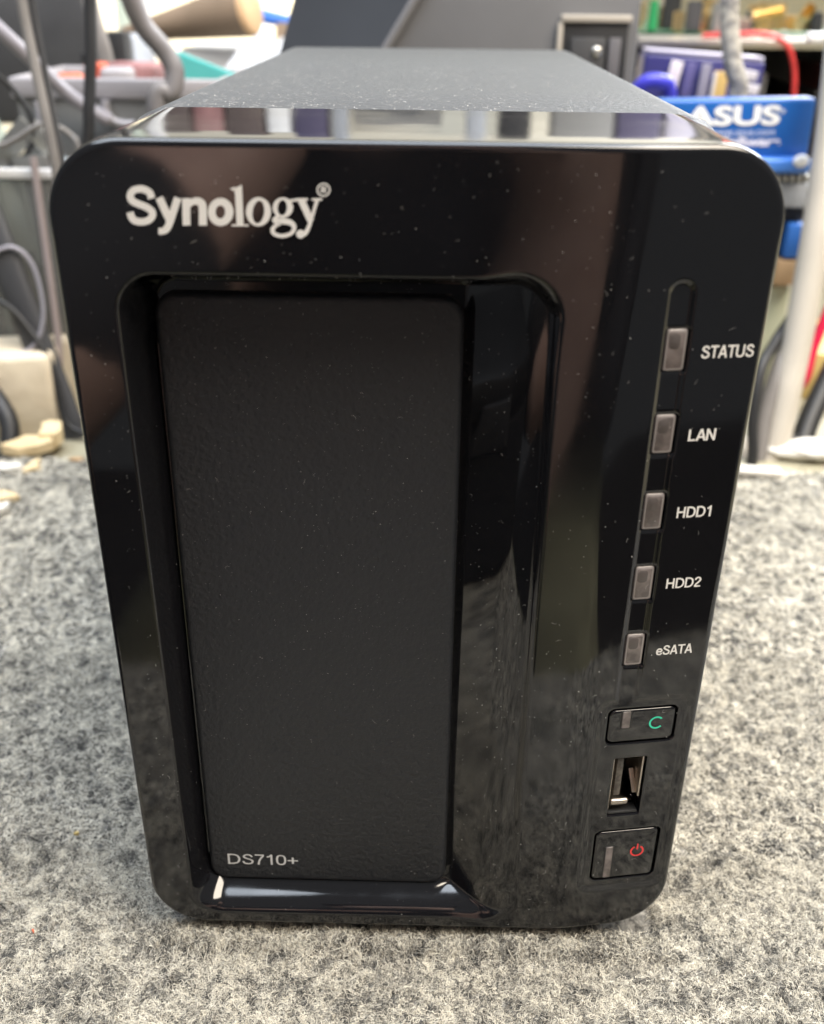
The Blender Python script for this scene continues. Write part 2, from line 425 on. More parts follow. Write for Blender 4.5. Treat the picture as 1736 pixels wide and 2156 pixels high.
def shell_mesh():
    V = []; F = []
    prof = [(3.5, BACK-2), (1.2, BACK-2), (0.75, BACK+0.35), (0.55, BACK+0.8), (0.55, 80), (0.55, 150), (0.55, 230.6), (1.0, 231.6), (2.0, 232.0)]
    n = 0
    for ins, y in prof:
        lp = rr_loop(BX0+0.25+ins, 51.5-ins, BZ0+0.3+ins, BZ1-ins, 7.0, 12); n = len(lp)
        V += [(a, y, b) for a, b in lp]
    for k in range(len(prof)-1):
        for i in range(n):
            F.append((k*n+i, k*n+(i+1) % n, (k+1)*n+(i+1) % n, (k+1)*n+i))
    F.append(tuple((len(prof)-1)*n+i for i in range(n)))
    return mesh_np('metal_housing', V, F, True, 40)
link('metal_housing', shell_mesh(), M_SHELL, nas)
for fx in (-38, 38):
    for fy in (24, 205):
        bm = bmesh.new(); bmesh.ops.create_cone(bm, cap_ends=True, segments=20, radius1=6, radius2=6.6, depth=4.2)
        for v in bm.verts: v.co += Vector((fx, fy, 0.75))
        link('rubber_foot', finish(bm, 'rubber_foot'), M_RUBBER, nas)

def plate(loop_fn, y_front, thick, bev, seg=4):
    """rounded plate facing -y: loop_fn(inset) -> outline; bevelled front rim"""
    V = []; F = []; n = None
    prof = [(0, y_front+thick), (0, y_front+bev)]
    for k in range(1, seg+1):
        a = math.pi/2*k/seg
        prof.append((bev*(1-math.cos(a)), y_front+bev*(1-math.sin(a))))
    for ins, y in prof:
        lp = loop_fn(ins); n = len(lp); V += [(a, y, b) for a, b in lp]
    for k in range(len(prof)-1):
        for i in range(n):
            j = (i+1) % n
            F.append((k*n+j, k*n+i, (k+1)*n+i, (k+1)*n+j))
    F.append(tuple((len(prof)-1)*n+i for i in range(n))[::-1])
    F.append(tuple(i for i in range(n)))
    return V, F
# drive door: tilted back a little towards the top
DX0, DX1, DZ0, DZ1 = -40.75, 7.0, 10.75, 131.0
def door_y(z): return 4.7 + 4.0*(z-11)/120
V, F = plate(lambda i: rr_loop(DX0+i, DX1-i, DZ0+i, DZ1-i, 3.4-i*0.8, 8), 0, 2.4, 1.0)
V = [(x, y+door_y(z), z) for x, y, z in V]
door = link('drive_door', mesh_np('drive_door', V, F, True, 50), M_DOOR, nas)

# facet frame: (a along facet, d proud of the facet, z)
FM = Matrix(((CT, -ST, 0, XB-XB*CT), (ST, CT, 0, -XB*ST), (0, 0, 1, 0), (0, 0, 0, 1)))
def facet_pts(V): return [tuple(FM @ Vector(v)) for v in V]

for i, c in enumerate(LEDS):
    V, F = plate(lambda k: rr_loop(36.62+k, 39.83-k, c-3.22+k, c+3.22-k, 0.35, 4), 0.44, 0.75, 0.22, 3)
    led = link('status_light', mesh_np('status_light', facet_pts(V), F, True, 40), M_PIPE_RIM, nas)
    V, F = plate(lambda k: rr_loop(36.92+k, 39.42-k, c-2.75+k, c+2.78-k, 0.3, 5), 0.41, 0.2, 0.03, 2)
    lens = link('light_lens', mesh_np('light_lens', facet_pts(V), F, True, 40), M_PIPE, led)
    V, F = plate(lambda k: rr_loop(37.05+k, 38.75-k, c+0.2+k, c+2.5-k, 0.6, 6), 0.385, 0.1, 0.02, 2)
    link('painted_shade', mesh_np('painted_shade', facet_pts(V), F, True, 40), M_PIPE_SHADE, led)

def text_mesh(body, height, width=None, bold=0.0, spacing=1.0, shear=0.0):
    """text as flat triangles in x (right) / z (up), baseline at z=0, left at x=0, cap height in mm"""
    cu = bpy.data.curves.new('t', 'FONT'); cu.body = body; cu.size = 10; cu.offset = bold; cu.space_character = spacing; cu.shear = shear
    cu.resolution_u = 6
    ob = bpy.data.objects.new('t', cu); COL.objects.link(ob)
    dg = bpy.context.evaluated_depsgraph_get(); dg.update()
    me = bpy.data.meshes.new_from_object(ob.evaluated_get(dg))
    V = np.array([v.co[:] for v in me.vertices]); F = [tuple(p.vertices) for p in me.polygons]
    bpy.data.objects.remove(ob); bpy.data.curves.remove(cu); bpy.data.meshes.remove(me)
    cap = text_mesh.cap
    s = height/cap; V = V[:, :2]*s; V[:, 0] -= V[:, 0].min()
    if width: V[:, 0] *= width/V[:, 0].max()
    return V, F
text_mesh.cap = 1.0
_v, _f = text_mesh('H', 1.0); text_mesh.cap = float(_v[:, 1].max())
def flip(F): return [tuple(f) for f in F]

# a plain grotesque drawn as strokes, cap height 1
GLYPH = {
 'H': ([([(.08,0),(.08,1)],0),([(.62,0),(.62,1)],0),([(.08,.53),(.62,.53)],0)],.80),
 'D': ([([(.08,0),(.08,1)],0),([(.08,.925),(.34,.925),(.55,.83),(.65,.62),(.65,.38),(.55,.17),(.34,.075),(.08,.075)],1)],.80),
 '1': ([([(.33,0),(.33,1)],0),([(.33,.96),(.24,.83),(.08,.74)],1)],.56),
 '2': ([([(.08,.70),(.13,.86),(.29,.93),(.45,.86),(.49,.68),(.36,.47),(.16,.26),(.08,.07)],1),([(.03,.07),(.55,.07)],0)],.62),
 'S': ([([(.57,.72),(.50,.87),(.33,.935),(.16,.86),(.13,.70),(.28,.57),(.46,.48),(.59,.33),(.53,.13),(.34,.065),(.14,.13),(.07,.31)],1)],.70),
 'T': ([([(.33,0),(.33,1)],0),([(.0,.925),(.66,.925)],0)],.68),
 'A': ([([(.05,0),(.33,1)],0),([(.63,0),(.35,1)],0),([(.16,.31),(.52,.31)],0)],.70),
 'U': ([([(.08,1),(.08,.36),(.15,.13),(.35,.065),(.55,.13),(.62,.36),(.62,1)],1)],.78),
 'L': ([([(.08,0),(.08,1)],0),([(.08,.075),(.52,.075)],0)],.58),
 'N': ([([(.08,0),(.08,1)],0),([(.60,0),(.60,1)],0),([(.10,.95),(.58,.05)],0)],.78),
 'e': ([([(.09,.37),(.53,.37)],0),([(.53,.37),(.48,.58),(.31,.66),(.14,.57),(.08,.36),(.14,.14),(.32,.06),(.48,.12),(.53,.22)],1)],.62),
 '7': ([([(.03,.925),(.54,.925)],0),([(.52,.90),(.36,.62),(.26,.32),(.22,0)],1)],.62),
 '0': ([([(.30,.94),(.13,.84),(.075,.5),(.13,.16),(.30,.06),(.47,.16),(.525,.5),(.47,.84),(.30,.94)],1)],.64),
 '+': ([([(.31,.14),(.31,.76)],0),([(.02,.45),(.60,.45)],0)],.66)}
def lettering(word, height, width, w):
    """flat strokes: list of (x, lift, z) with baseline at 0, scaled to the wanted width"""
    V = []; F = []; x0 = 0; li = 0
    for ch in word:
        strokes, adv = GLYPH[ch]
        for pts, sm in strokes:
            q = np.array(pts, float)
            if sm: q = spline(q, 7)
            T = np.gradient(q, axis=0); T /= np.linalg.norm(T, axis=1)[:, None]; N = np.stack([-T[:, 1], T[:, 0]], -1)
            n = len(V); li += 1
            for i in range(len(q)):
                for s in (-.5, .5): V.append((x0+q[i, 0]+N[i, 0]*w*s, -0.001*(li % 7), q[i, 1]+N[i, 1]*w*s))
            for i in range(len(q)-1): F.append((n+2*i, n+2*i+1, n+2*i+3, n+2*i+2))
        x0 += adv
    V = np.array(V); V[:, 0] -= V[:, 0].min(); V[:, 0] *= width/V[:, 0].max(); V[:, 2] *= height
    return V, F
for word, a0, a1, zb in (('STATUS', 42.1, 50.3, 124.35), ('LAN', 42.0, 46.4, 111.0), ('HDD1', 42.0, 47.75, 97.55),
                         ('HDD2', 42.0, 48.05, 84.2), ('eSATA', 42.0, 48.55, 70.65)):
    V2, F2 = lettering(word, 1.95, a1-a0, 0.15)
    V = [(a0+x, -0.02+l, zb+z) for x, l, z in V2]
    link('printed_word', mesh_np('printed_word', facet_pts(V), F2, False), M_PRINT, bezel)
V2, F2 = lettering('DS710+', 2.75, 14.2, 0.115)
V = [(-37.0+x, door_y(15.0+z)-0.02+l, 15.0+z) for x, l, z in V2]
link('printed_word', mesh_np('printed_word', V, F2, False), M_PRINT_DIM, door)

# buttons
def button(b, name, cut):
    V, F = plate(lambda k: rr_loop(b[0]+0.33+k, b[1]-0.33-k, b[2]+0.33+k, b[3]-0.33-k, b[4]-0.25, 6), 0.40, 1.4, 0.34, 4)
    o = link(name, mesh_np(name, facet_pts(V), F, True, 40), M_BEZEL, nas)
    x0, x1, z0, z1 = cut
    V, F = plate(lambda k: rr_loop(x0-0.3+k, x1+0.35-k, z0+k, z1-k, 0.3, 4), 0.365, 0.2, 0.03, 2)
    link('indicator_slot', mesh_np('indicator_slot', facet_pts(V), F, True, 40), M_DARK, o)
    V, F = plate(lambda k: rr_loop(x0+k, x1-k, z0+0.1+k, z1-0.1-k, 0.2, 4), 0.25, 0.3, 0.1, 3)
    link('indicator_window', mesh_np('indicator_window', facet_pts(V), F, True, 40), M_PIPE, o)
    return o
bc = button(BTN_C, 'copy_button', (37.7, 39.2, 54.6, 58.5))
bp_ = button(BTN_P, 'power_button', (38.0, 39.4, 17.1, 25.4))
def arc_strip(cx, cz, r, w, a0, a1, y, n=40):
    V = []; F = []
    for k in range(n+1):
        a = math.radians(a0+(a1-a0)*k/n)
        for q in (r-w/2, r+w/2): V.append((cx+q*math.cos(a), y, cz+q*math.sin(a)))
    for k in range(n): F.append((2*k, 2*k+1, 2*k+3, 2*k+2))
    return V, F
V, F = arc_strip(44.25, 55.35, 1.22, 0.34, 42, 318, 0.375)
link('copy_symbol', mesh_np('copy_symbol', facet_pts(V), F, False), M_TEAL_PRINT, bc)
V, F = arc_strip(44.35, 23.55, 1.22, 0.33, 118, 422, 0.375)
n0 = len(V); V += [(44.2, .374, 23.95), (44.5, .374, 23.95), (44.5, .374, 25.4), (44.2, .374, 25.4)]; F.append((n0, n0+1, n0+2, n0+3))
link('power_symbol', mesh_np('power_symbol', facet_pts(V), F, False), M_RED_PRINT, bp_)

# usb socket inside its opening
usb = bpy.data.objects.new('usb_port', None); COL.objects.link(usb); usb.parent = nas
def fbox(name, a0, a1, d0, d1, z0, z1, m, bev=0.05):
    bm = box_bm(a0, a1, d0, d1, z0, z1, bev, 2); xf(bm, FM); return link(name, finish(bm, name), m, usb)
u0, u1, w0, w1 = USB[0]+0.25, USB[1]-0.25, USB[2]+0.7, USB[3]-0.15
M_TONGUE = mat('worn_grey_plastic', (0.16, 0.145, 0.125), 0.5, var=(900, (0.08, 0.07, 0.06), 0.4, 0.6))
fbox('port_shell', u0, u0+0.28, 1.4, 8.5, w0, w1, M_STEEL)
fbox('port_shell', u1-0.32, u1, 0.9, 8.5, w0+3.2, w1, M_STEEL)
fbox('port_shell', u0+0.35, u1-0.35, 3.2, 8.5, w0, w0+0.3, M_STEEL)
fbox('port_tongue', u0+1.05, u0+2.35, 1.9, 8.5, w0+2.9, w1-0.1, M_TONGUE, 0.15)
for k in range(4): fbox('contact', u0+2.37, u0+2.45, 2.4, 7.5, w0+4.2+k*2.0, w0+5.2+k*2.0, M_STEEL, 0.02)
bm = box_bm(-1.75, 1.75, -0.5, 0.5, -0.75, 0.75, 0.4, 4)
xf(bm, FM @ Matrix.Translation((u0+2.15, 1.55, w0+1.75)) @ Matrix.Rotation(0.35, 4, 'X'))
link('retaining_spring', finish(bm, 'retaining_spring'), M_STEEL, usb)
bm = box_bm(-0.5, 0.5, -0.15, 0.15, -2.4, 2.4, 0.14, 3)
xf(bm, FM @ Matrix.Translation((u0+5.0, 3.0, w0+5.4)) @ Matrix.Rotation(-0.12, 4, 'Y') @ Matrix.Rotation(-0.45, 4, 'X'))
link('retaining_spring', finish(bm, 'retaining_spring'), M_STEEL, usb)
fbox('port_floor', u0, u1, 0.75, 3.0, USB[2]+0.08, USB[2]+0.5, M_DARK, 0.1)

# ---- logo lettering, drawn as strokes in a 1736 x 546 sketch space and set on the front plane
def lz(zx, zy):
    u = (380+zx*0.40323)/1.506336; v = (560+zy*0.40323)/1.506336
    p = P(u, v, 0.0); return p[0], p[2]
LV, LF = [], []
_lift = [0]
def add_poly(V, F):
    n = len(LV); _lift[0] += 1
    y = -0.03 - 0.002*_lift[0]
    for zx, zy in V:
        x, z = lz(zx, zy); LV.append((x, y, z))
    for f in F: LF.append(tuple(n+i for i in f))
def stroke(pts, w, sm=True, n=8):
    pts = np.array(pts, float); w = np.broadcast_to(np.asarray(w, float), (len(pts),))
    pw = np.column_stack([pts, w])
    q = spline(pw, n) if sm else pw
    T = np.gradient(q[:, :2], axis=0); T /= np.linalg.norm(T, axis=1)[:, None]
    N = np.stack([-T[:, 1], T[:, 0]], -1)
    V = []; F = []
    for i in range(len(q)): V += [q[i, :2]-N[i]*q[i, 2]/2, q[i, :2]+N[i]*q[i, 2]/2]
    for i in range(len(q)-1): F.append((2*i, 2*i+1, 2*i+3, 2*i+2))
    add_poly(V, F)
def ringglyph(cx, cy, rx, ry, ix, iy, hx, hy, tilt=0.0, n=48):
    V = []; F = []
    for k in range(n):
        a = 2*math.pi*k/n
        V.append((cx+rx*math.cos(a), cy+ry*math.sin(a)))
        ex, ey = hx*math.cos(a), hy*math.sin(a)
        V.append((ix+ex*math.cos(tilt)-ey*math.sin(tilt), iy+ex*math.sin(tilt)+ey*math.cos(tilt)))
    for k in range(n):
        j = (k+1) % n; F.append((2*k, 2*k+1, 2*j+1, 2*j))
    add_poly(V, F)
def poly(pts): add_poly(pts, [tuple(range(len(pts)))])
def disc(cx, cy, r, n=24): poly([(cx+r*math.cos(2*math.pi*k/n), cy+r*math.sin(2*math.pi*k/n)) for k in range(n)])
stroke([(252, 172), (238, 128), (195, 102), (150, 97), (105, 112), (84, 150), (100, 190), (150, 216), (210, 240), (255, 275), (256, 315), (222, 346), (172, 356), (118, 345), (92, 312), (84, 280)], 56)
stroke([(312, 166), (398, 350)], 60, False)
stroke([(458, 166), (425, 270), (395, 360), (372, 408), (345, 428), (306, 430)], [58, 58, 58, 56, 52, 50])
stroke([(523, 170), (528, 384)], 62, False)
stroke([(530, 250), (556, 208), (600, 192), (640, 204), (654, 246), (656, 384)], [40, 50, 56, 60, 62, 64])
ringglyph(796, 278, 100, 110, 793, 278, 38, 52)
poly([(906, 92), (962, 64), (976, 382), (922, 382)])
poly([(868, 96), (906, 80), (906, 116)])
poly([(882, 376), (1016, 376), (1016, 390), (882, 390)])
ringglyph(1093, 276, 98, 114, 1092, 278, 46, 90, 0.12)
ringglyph(1285, 244, 80, 80, 1280, 244, 37, 60, 0.06)
stroke([(1335, 196), (1362, 186), (1398, 184)], [26, 20, 22])
stroke([(1246, 312), (1222, 328), (1214, 346), (1240, 362)], [26, 26, 26, 30])
stroke([(1222, 350), (1290, 350), (1345, 362), (1374, 396), (1352, 444), (1285, 466), (1222, 452), (1204, 418), (1230, 384), (1270, 372)], [40, 46, 44, 34, 30, 30, 30, 34, 26, 16])
stroke([(1428, 180), (1506, 352)], [56, 50], False)
stroke([(1556, 180), (1516, 310), (1490, 392), (1464, 440), (1430, 462)], [26, 26, 30, 36, 40])
disc(1424, 452, 34)
poly([(1388, 170), (1482, 170), (1482, 188), (1388, 188)])
poly([(1512, 170), (1594, 170), (1594, 188), (1512, 188)])
ringglyph(1605, 104, 54, 54, 1605, 104, 42, 42)
poly([(1586, 78), (1598, 78), (1598, 128), (1586, 128)])
stroke([(1596, 84), (1616, 84), (1620, 96), (1612, 106), (1596, 106)], 11)
stroke([(1604, 106), (1624, 128)], 12, False)
link('maker_logo', mesh_np('maker_logo', LV, LF, False), M_PRINT, bezel)

# ---- dust on the box: flakes and short hairs lying on the surfaces
def dust():
    V = []; F = []
    def fleck(o, ex, ey, nrm, L, w, curl):
        n = len(V); k = 5
        ang = rng.uniform(0, 2*math.pi); d = np.array([math.cos(ang), math.sin(ang)]); p = np.zeros(2)
        for i in range(k):
            q = np.array([-d[1], d[0]])*w*0.5*(1-0.55*abs(i-2)/2)
            up = nrm*(0.05 + 0.04*math.sin(i))
            for s in (-1, 1):
                c = p + q*s; V.append(o + ex*c[0] + ey*c[1] + up)
            p = p + d*L/(k-1); ang += curl; d = np.array([math.cos(ang), math.sin(ang)])
        for i in range(k-1): F.append((n+2*i, n+2*i+1, n+2*i+3, n+2*i+2))
    ex = np.array([1., 0, 0]); ez = np.array([0, 0, 1.]); ey = np.array([0, 1., 0])
    for i in range(420):
        x = rng.uniform(-49, 48); z = rng.uniform(5, 152)
        ondoor = DX0+1 < x < DX1-1 and DZ0+1 < z < DZ1-1
        y = door_y(z) if ondoor else float(surf(x, z))
        if not ondoor and 7 < x < 20: y -= 0.02
        t = rng.random()
        L, w, c = (rng.uniform(.08, .20), rng.uniform(.06, .12), 0.2) if t < .82 else (rng.uniform(.3, 1.3), .032, rng.uniform(-1.0, 1.0))
        fleck(np.array([x, y, z]), ex, ez, -ey, L, w, c)
    for i in range(1500):                              # top of the housing, thicker towards the front left
        y = 39.6 + 120*rng.random()**2.4; x = rng.uniform(-44, 44)
        if rng.random() < (x+44)/88*0.75: continue
        t = rng.random()
        L, w, c = (rng.uniform(.15, .6), rng.uniform(.08, .20), 0.3) if t < .6 else (rng.uniform(.6, 2.2), .09, rng.uniform(-1.0, 1.0))
        fleck(np.array([x, y, BZ1-0.55]), ex, ey, ez, L, w, c)
    o = link('dust', mesh_np('dust', V, F, False), M_DUST, nas); o['kind'] = 'stuff'
dust()
def fine_dust():
    V = []; F = []
    for i in range(2600):
        x = rng.uniform(-48, 30); z = rng.uniform(6, 152)
        ondoor = DX0+1 < x < DX1-1 and DZ0+1 < z < DZ1-1
        if not ondoor and rng.random() < 0.6: continue
        if ondoor and rng.random() > 0.25+0.75*(z/131): continue
        y = (door_y(z) if ondoor else float(surf(x, z)))-0.03
        L = rng.uniform(.10, .34); w = rng.uniform(.05, .12); a = rng.normal(0.2, 0.8); dx, dz = math.cos(a)*L/2, math.sin(a)*L/2; px, pz = -math.sin(a)*w/2, math.cos(a)*w/2
        n = len(V); V += [(x-dx, y, z-dz), (x-px, y-.02, z-pz), (x+dx, y, z+dz), (x+px, y-.02, z+pz)]; F.append((n, n+1, n+2, n+3))
    o = link('fine_dust', mesh_np('fine_dust', V, F, False), mat('grey_dust_film', (0.23, 0.225, 0.225), 0.9), nas); o['kind'] = 'stuff'
fine_dust()
#BACKGROUND
# ------------------------------------------------------------------ clutter behind the box
BENCH = -4.0
def cable(name, pts, px, m, label, cat='cable', flat=1.0, group=None, n=8, r_mm=None):
    """pts: (u, v, Y) seen in the photograph, or ('w', x, y, z)"""
    W = [np.array(p[1:], float) if p[0] == 'w' else P(*p) for p in pts]
    q = spline(W, n)
    r = r_mm if r_mm else px/2/pxmm(W[len(W)//2])
    o = link(name, tube(q, r, name, 14, flat), m)
    return tag(o, label, cat, group)
def bxo(name, x0, x1, y0, y1, z0, z1, m, parent=None, bev=0.6, seg=2, M=None):
    bm = box_bm(x0, x1, y0, y1, z0, z1, bev, seg)
    if M is not None: xf(bm, M)
    return link(name, finish(bm, name), m, parent)
def about(p, ang, axis='Y'):
    return Matrix.Translation(Vector(p)) @ Matrix.Rotation(math.radians(ang), 4, axis) @ Matrix.Translation(-Vector(p))

C_DKGREY = mat('dark_grey_steel', (0.13, 0.13, 0.137), 0.42, var=(14, (0.10, 0.10, 0.105), 0.3, 0.7), bump=(700, 0.2, 0.1))
C_LIP = mat('bare_steel_edge', (0.42, 0.38, 0.33), 0.4)
C_BLACK = mat('soft_black_plastic', (0.02, 0.02, 0.022), 0.5, var=(40, (0.012, 0.012, 0.013), 0.4, 0.6))
C_CHAR = mat('charcoal_plastic', (0.055, 0.055, 0.058), 0.55, var=(20, (0.035, 0.035, 0.038), 0.4, 0.6))
C_GREYC = mat('grey_cable_jacket', (0.22, 0.205, 0.195), 0.45, var=(30, (0.16, 0.148, 0.14), 0.4, 0.6))
C_LILAC = mat('pale_grey_cable_jacket', (0.33, 0.31, 0.345), 0.4, var=(30, (0.26, 0.25, 0.28), 0.4, 0.6))
C_WHITEC = mat('ivory_cable_jacket', (0.56, 0.51, 0.44), 0.45, var=(25, (0.48, 0.44, 0.38), 0.4, 0.6))
C_BIN = mat('pale_grey_bin_plastic', (0.38, 0.36, 0.38), 0.4, var=(14, (0.31, 0.295, 0.31), 0.4, 0.6))
C_BIN2 = mat('mid_grey_bin_plastic', (0.19, 0.19, 0.187), 0.45, var=(14, (0.14, 0.14, 0.138), 0.4, 0.6))
C_PINK = mat('faded_pink_plastic', (0.34, 0.17, 0.17), 0.6, var=(90, (0.22, 0.10, 0.10), 0.4, 0.6))
C_ORANGE = mat('orange_plastic', (0.72, 0.17, 0.08), 0.5, var=(60, (0.55, 0.10, 0.05), 0.4, 0.6))
C_WHITE = mat('white_plastic', (0.82, 0.82, 0.82), 0.45, var=(25, (0.74, 0.74, 0.76), 0.4, 0.6))
C_MINT = mat('mint_white_plastic', (0.70, 0.78, 0.68), 0.4, var=(25, (0.62, 0.70, 0.60), 0.4, 0.6))
C_TEAL = mat('teal_sheet_plastic', (0.11, 0.50, 0.48), 0.45, var=(15, (0.09, 0.42, 0.41), 0.4, 0.6))
C_BROWN = mat('brown_kraft_board', (0.26, 0.185, 0.125), 0.75, var=(25, (0.19, 0.135, 0.09), 0.35, 0.65))
C_TAN = mat('tan_kraft_board', (0.52, 0.34, 0.19), 0.75, var=(25, (0.43, 0.28, 0.15), 0.35, 0.65))
C_BLUE = mat('royal_blue_plastic', (0.035, 0.16, 0.55), 0.4, var=(20, (0.03, 0.12, 0.45), 0.4, 0.6))
C_SIGN = mat('bright_blue_card', (0.011, 0.125, 0.46), 0.35, var=(12, (0.009, 0.095, 0.37), 0.3, 0.7))
C_SIGN2 = mat('light_blue_card', (0.07, 0.22, 0.66), 0.3, var=(12, (0.055, 0.19, 0.6), 0.3, 0.7))
C_NAVY = mat('navy_card', (0.030, 0.028, 0.16), 0.4, var=(14, (0.05, 0.05, 0.15), 0.35, 0.65))
C_NAVYTOP = mat('pale_lilac_card', (0.45, 0.42, 0.52), 0.5, var=(14, (0.38, 0.36, 0.46), 0.35, 0.65))
C_GOLD = mat('gold_label', (0.55, 0.38, 0.14), 0.45, var=(40, (0.46, 0.31, 0.11), 0.35, 0.65))
C_SILVER = mat('galvanised_sheet', (0.55, 0.54, 0.51), 0.35, metal=0.9, bump=(60, 0.25, 0.3))
C_BRASS = mat('brass_fitting', (0.78, 0.60, 0.30), 0.28, metal=1.0, bump=(300, 0.2, 0.1))
C_CHROME = mat('chrome_fitting', (0.62, 0.60, 0.56), 0.38, metal=1.0, bump=(300, 0.2, 0.1))
C_PCB = mat('green_circuit_board', (0.02, 0.09, 0.04), 0.4, var=(150, (0.012, 0.05, 0.025), 0.4, 0.6))
C_GREEN = mat('green_plastic', (0.02, 0.24, 0.08), 0.4)
C_RED = mat('red_cable_jacket', (0.66, 0.05, 0.05), 0.4, var=(40, (0.5, 0.04, 0.04), 0.4, 0.6))
C_GREYBLUE = mat('grey_blue_metal', (0.40, 0.42, 0.46), 0.5, var=(18, (0.34, 0.36, 0.40), 0.4, 0.6))
C_SAGE = mat('sage_green_card', (0.46, 0.50, 0.37), 0.6, var=(14, (0.40, 0.44, 0.32), 0.4, 0.6))
C_YELLOW = mat('mustard_card', (0.58, 0.43, 0.16), 0.6, var=(18, (0.50, 0.37, 0.13), 0.4, 0.6))
C_CREAM = mat('cream_foam', (0.66, 0.57, 0.43), 0.85, var=(55, (0.55, 0.46, 0.34), 0.35, 0.65), bump=(200, 0.5, 0.8))
C_WOOD = mat('pale_wood', (0.70, 0.56, 0.34), 0.7, var=(80, (0.60, 0.46, 0.26), 0.35, 0.65), bump=(200, 0.4, 0.4))
C_PAPER = mat('white_paper', (0.66, 0.63, 0.57), 0.8, bump=(150, 0.4, 0.5))
C_BRAID = mat('braided_sleeve', (0.46, 0.43, 0.37), 0.45, var=(350, (0.22, 0.21, 0.20), 0.42, 0.58), bump=(450, 0.8, 0.8))
def clear_plastic():
    m = mat('smoky_clear_plastic', (0.20, 0.20, 0.19), 0.25, trans=0.0)
    m.node_tree.nodes['Principled BSDF'].inputs['Alpha'].default_value = 0.55
    return m
C_CLEAR = clear_plastic()

# --- dark grey power supply right behind the box
ps = empty('power_supply', 'dark grey steel power supply standing behind the storage box', 'power supply', (17, 330, BENCH))
def psm(name, V, F, m, bevel=1.2):
    bm = bmesh.new(); vs = [bm.verts.new(v) for v in V]
    for f in F: bm.faces.new([vs[i] for i in f])
    bmesh.ops.recalc_face_normals(bm, faces=bm.faces)
    if bevel: bmesh.ops.bevel(bm, geom=list(bm.edges), offset=bevel, segments=2, profile=0.5, affect='EDGES')
    o = link(name, finish(bm, name, offset=(17, 330, BENCH)), m, ps); return o
xl, xr = P(640, 50, 330)[0], P(1342, 100, 330)[0]; TOPZ = 178
ra, rb = P(815, 96, 330), P(872, 0, 330)             # slanted fold in the front sheet
sl = (rb[0]-ra[0])/(rb[2]-ra[2]); fx = lambda z: ra[0]+sl*(z-ra[2])
V = [(xl, 344, BENCH), (fx(BENCH), 330, BENCH), (xr, 330, BENCH), (xr, 420, BENCH), (xl, 420, BENCH),
     (xl, 344, TOPZ), (fx(TOPZ), 330, TOPZ), (xr, 330, TOPZ), (xr, 420, TOPZ), (xl, 420, TOPZ)]
psm('case', V, [(0, 1, 6, 5), (1, 2, 7, 6), (2, 3, 8, 7), (3, 4, 9, 8), (4, 0, 5, 9), (5, 6, 7, 8, 9), (4, 3, 2, 1, 0)], C_DKGREY)
def psbox(name, x0, x1, y0, y1, z0, z1, m, b=0.5):
    return link(name, finish(box_bm(x0, x1, y0, y1, z0, z1, b), name, offset=(17, 330, BENCH)), m, ps)
q = spline([(fx(z)+0.6, 328.6, z) for z in (95, 130, 176)], 6)
link('folded_seam', tube(q, 2.2, 'folded_seam', 10, 0.8, (17, 330, BENCH)), mat('worn_fold', (0.16, 0.155, 0.16), 0.4), ps)
s0, s1 = P(1187, 45, 329), P(1306, 232, 329)
sx0, sx1, sz1, sz0 = s0[0], s1[0], s0[2], s1[2]
sock = psbox('mains_socket', sx0, sx1, 327.6, 331, sz0, sz1, C_BLACK)
psbox('socket_top_lip', sx0-1, sx1+1, 326.2, 331, sz1-0.2, sz1+2.6, C_LIP)
psbox('socket_side_lip', sx0-2.2, sx0-0.1, 326.8, 331, sz0, sz1-0.3, C_LIP)
psbox('socket_cover', sx0+3.5, sx0+18, 325.6, 327.5, sz0+4, sz1-6, C_CHAR)
psbox('socket_strip', sx0+19.5, sx0+24.5, 325.8, 327.5, sz0+3, sz1-6, mat('grey_strip', (0.12, 0.115, 0.125), 0.5))
psbox('socket_foot', sx0+13, sx0+22, 325, 327.5, sz0-2, sz0+2.5, C_LIP)
bm = bmesh.new(); bmesh.ops.create_uvsphere(bm, u_segments=16, v_segments=10, radius=2.1)
for v in bm.verts: v.co = Vector((v.co.x, v.co.y*0.5, v.co.z)) + Vector((sx0+14.5, 325.3, (sz0+sz1)/2+6))
link('screw_head', finish(bm, 'screw_head', offset=(17, 330, BENCH)), C_CHROME, ps)

# --- right: blue card box on a stack of drives
bx = 104.0
def zz(u, v, Y): return float(P(u, v, Y)[2])
sage_t = zz(1680, 603, 312); blk_t = zz(1690, 436, 306); gry_t = zz(1700, 387, 304); comb_t = zz(1690, 363, 304)
XR = float(P(1722, 410, 304)[0])
sg = bxo('card_carton', bx, XR-1, 312, 392, BENCH, sage_t, C_SAGE, None, 1.2)
tag(sg, 'sage green carton at the bottom of the stack beside the ivory cable', 'carton')
dk = empty('disk_drive', 'black drive with blue and tan plugs resting on the sage carton', 'drive', (135, 345, sage_t))
def off_box(par, o, name, x0, x1, y0, y1, z0, z1, m, b=0.5):
    return link(name, finish(box_bm(x0, x1, y0, y1, z0, z1, b), name, offset=o), m, par)
od = (135, 345, sage_t)
off_box(dk, od, 'drive_body', bx, XR-1.5, 312, 390, sage_t, blk_t, C_BLACK, 1.0)
a = P(1672, 535, 309); off_box(dk, od, 'blue_plug', a[0]-6, a[0]+5.5, 304, 311.8, zz(1672, 540, 307), zz(1672, 470, 307), C_BLUE)
a = P(1650, 575, 309); off_box(dk, od, 'tan_plug', a[0]-5, a[0]+7, 304, 311.8, zz(1650, 598, 307), zz(1650, 545, 307), C_TAN)
gd = bxo('metal_drive', bx, XR, 304, 392, blk_t, gry_t, C_GREYBLUE, None, 0.8)
tag(gd, 'light grey metal drive stacked between the black drive and the ribbed strip', 'drive')
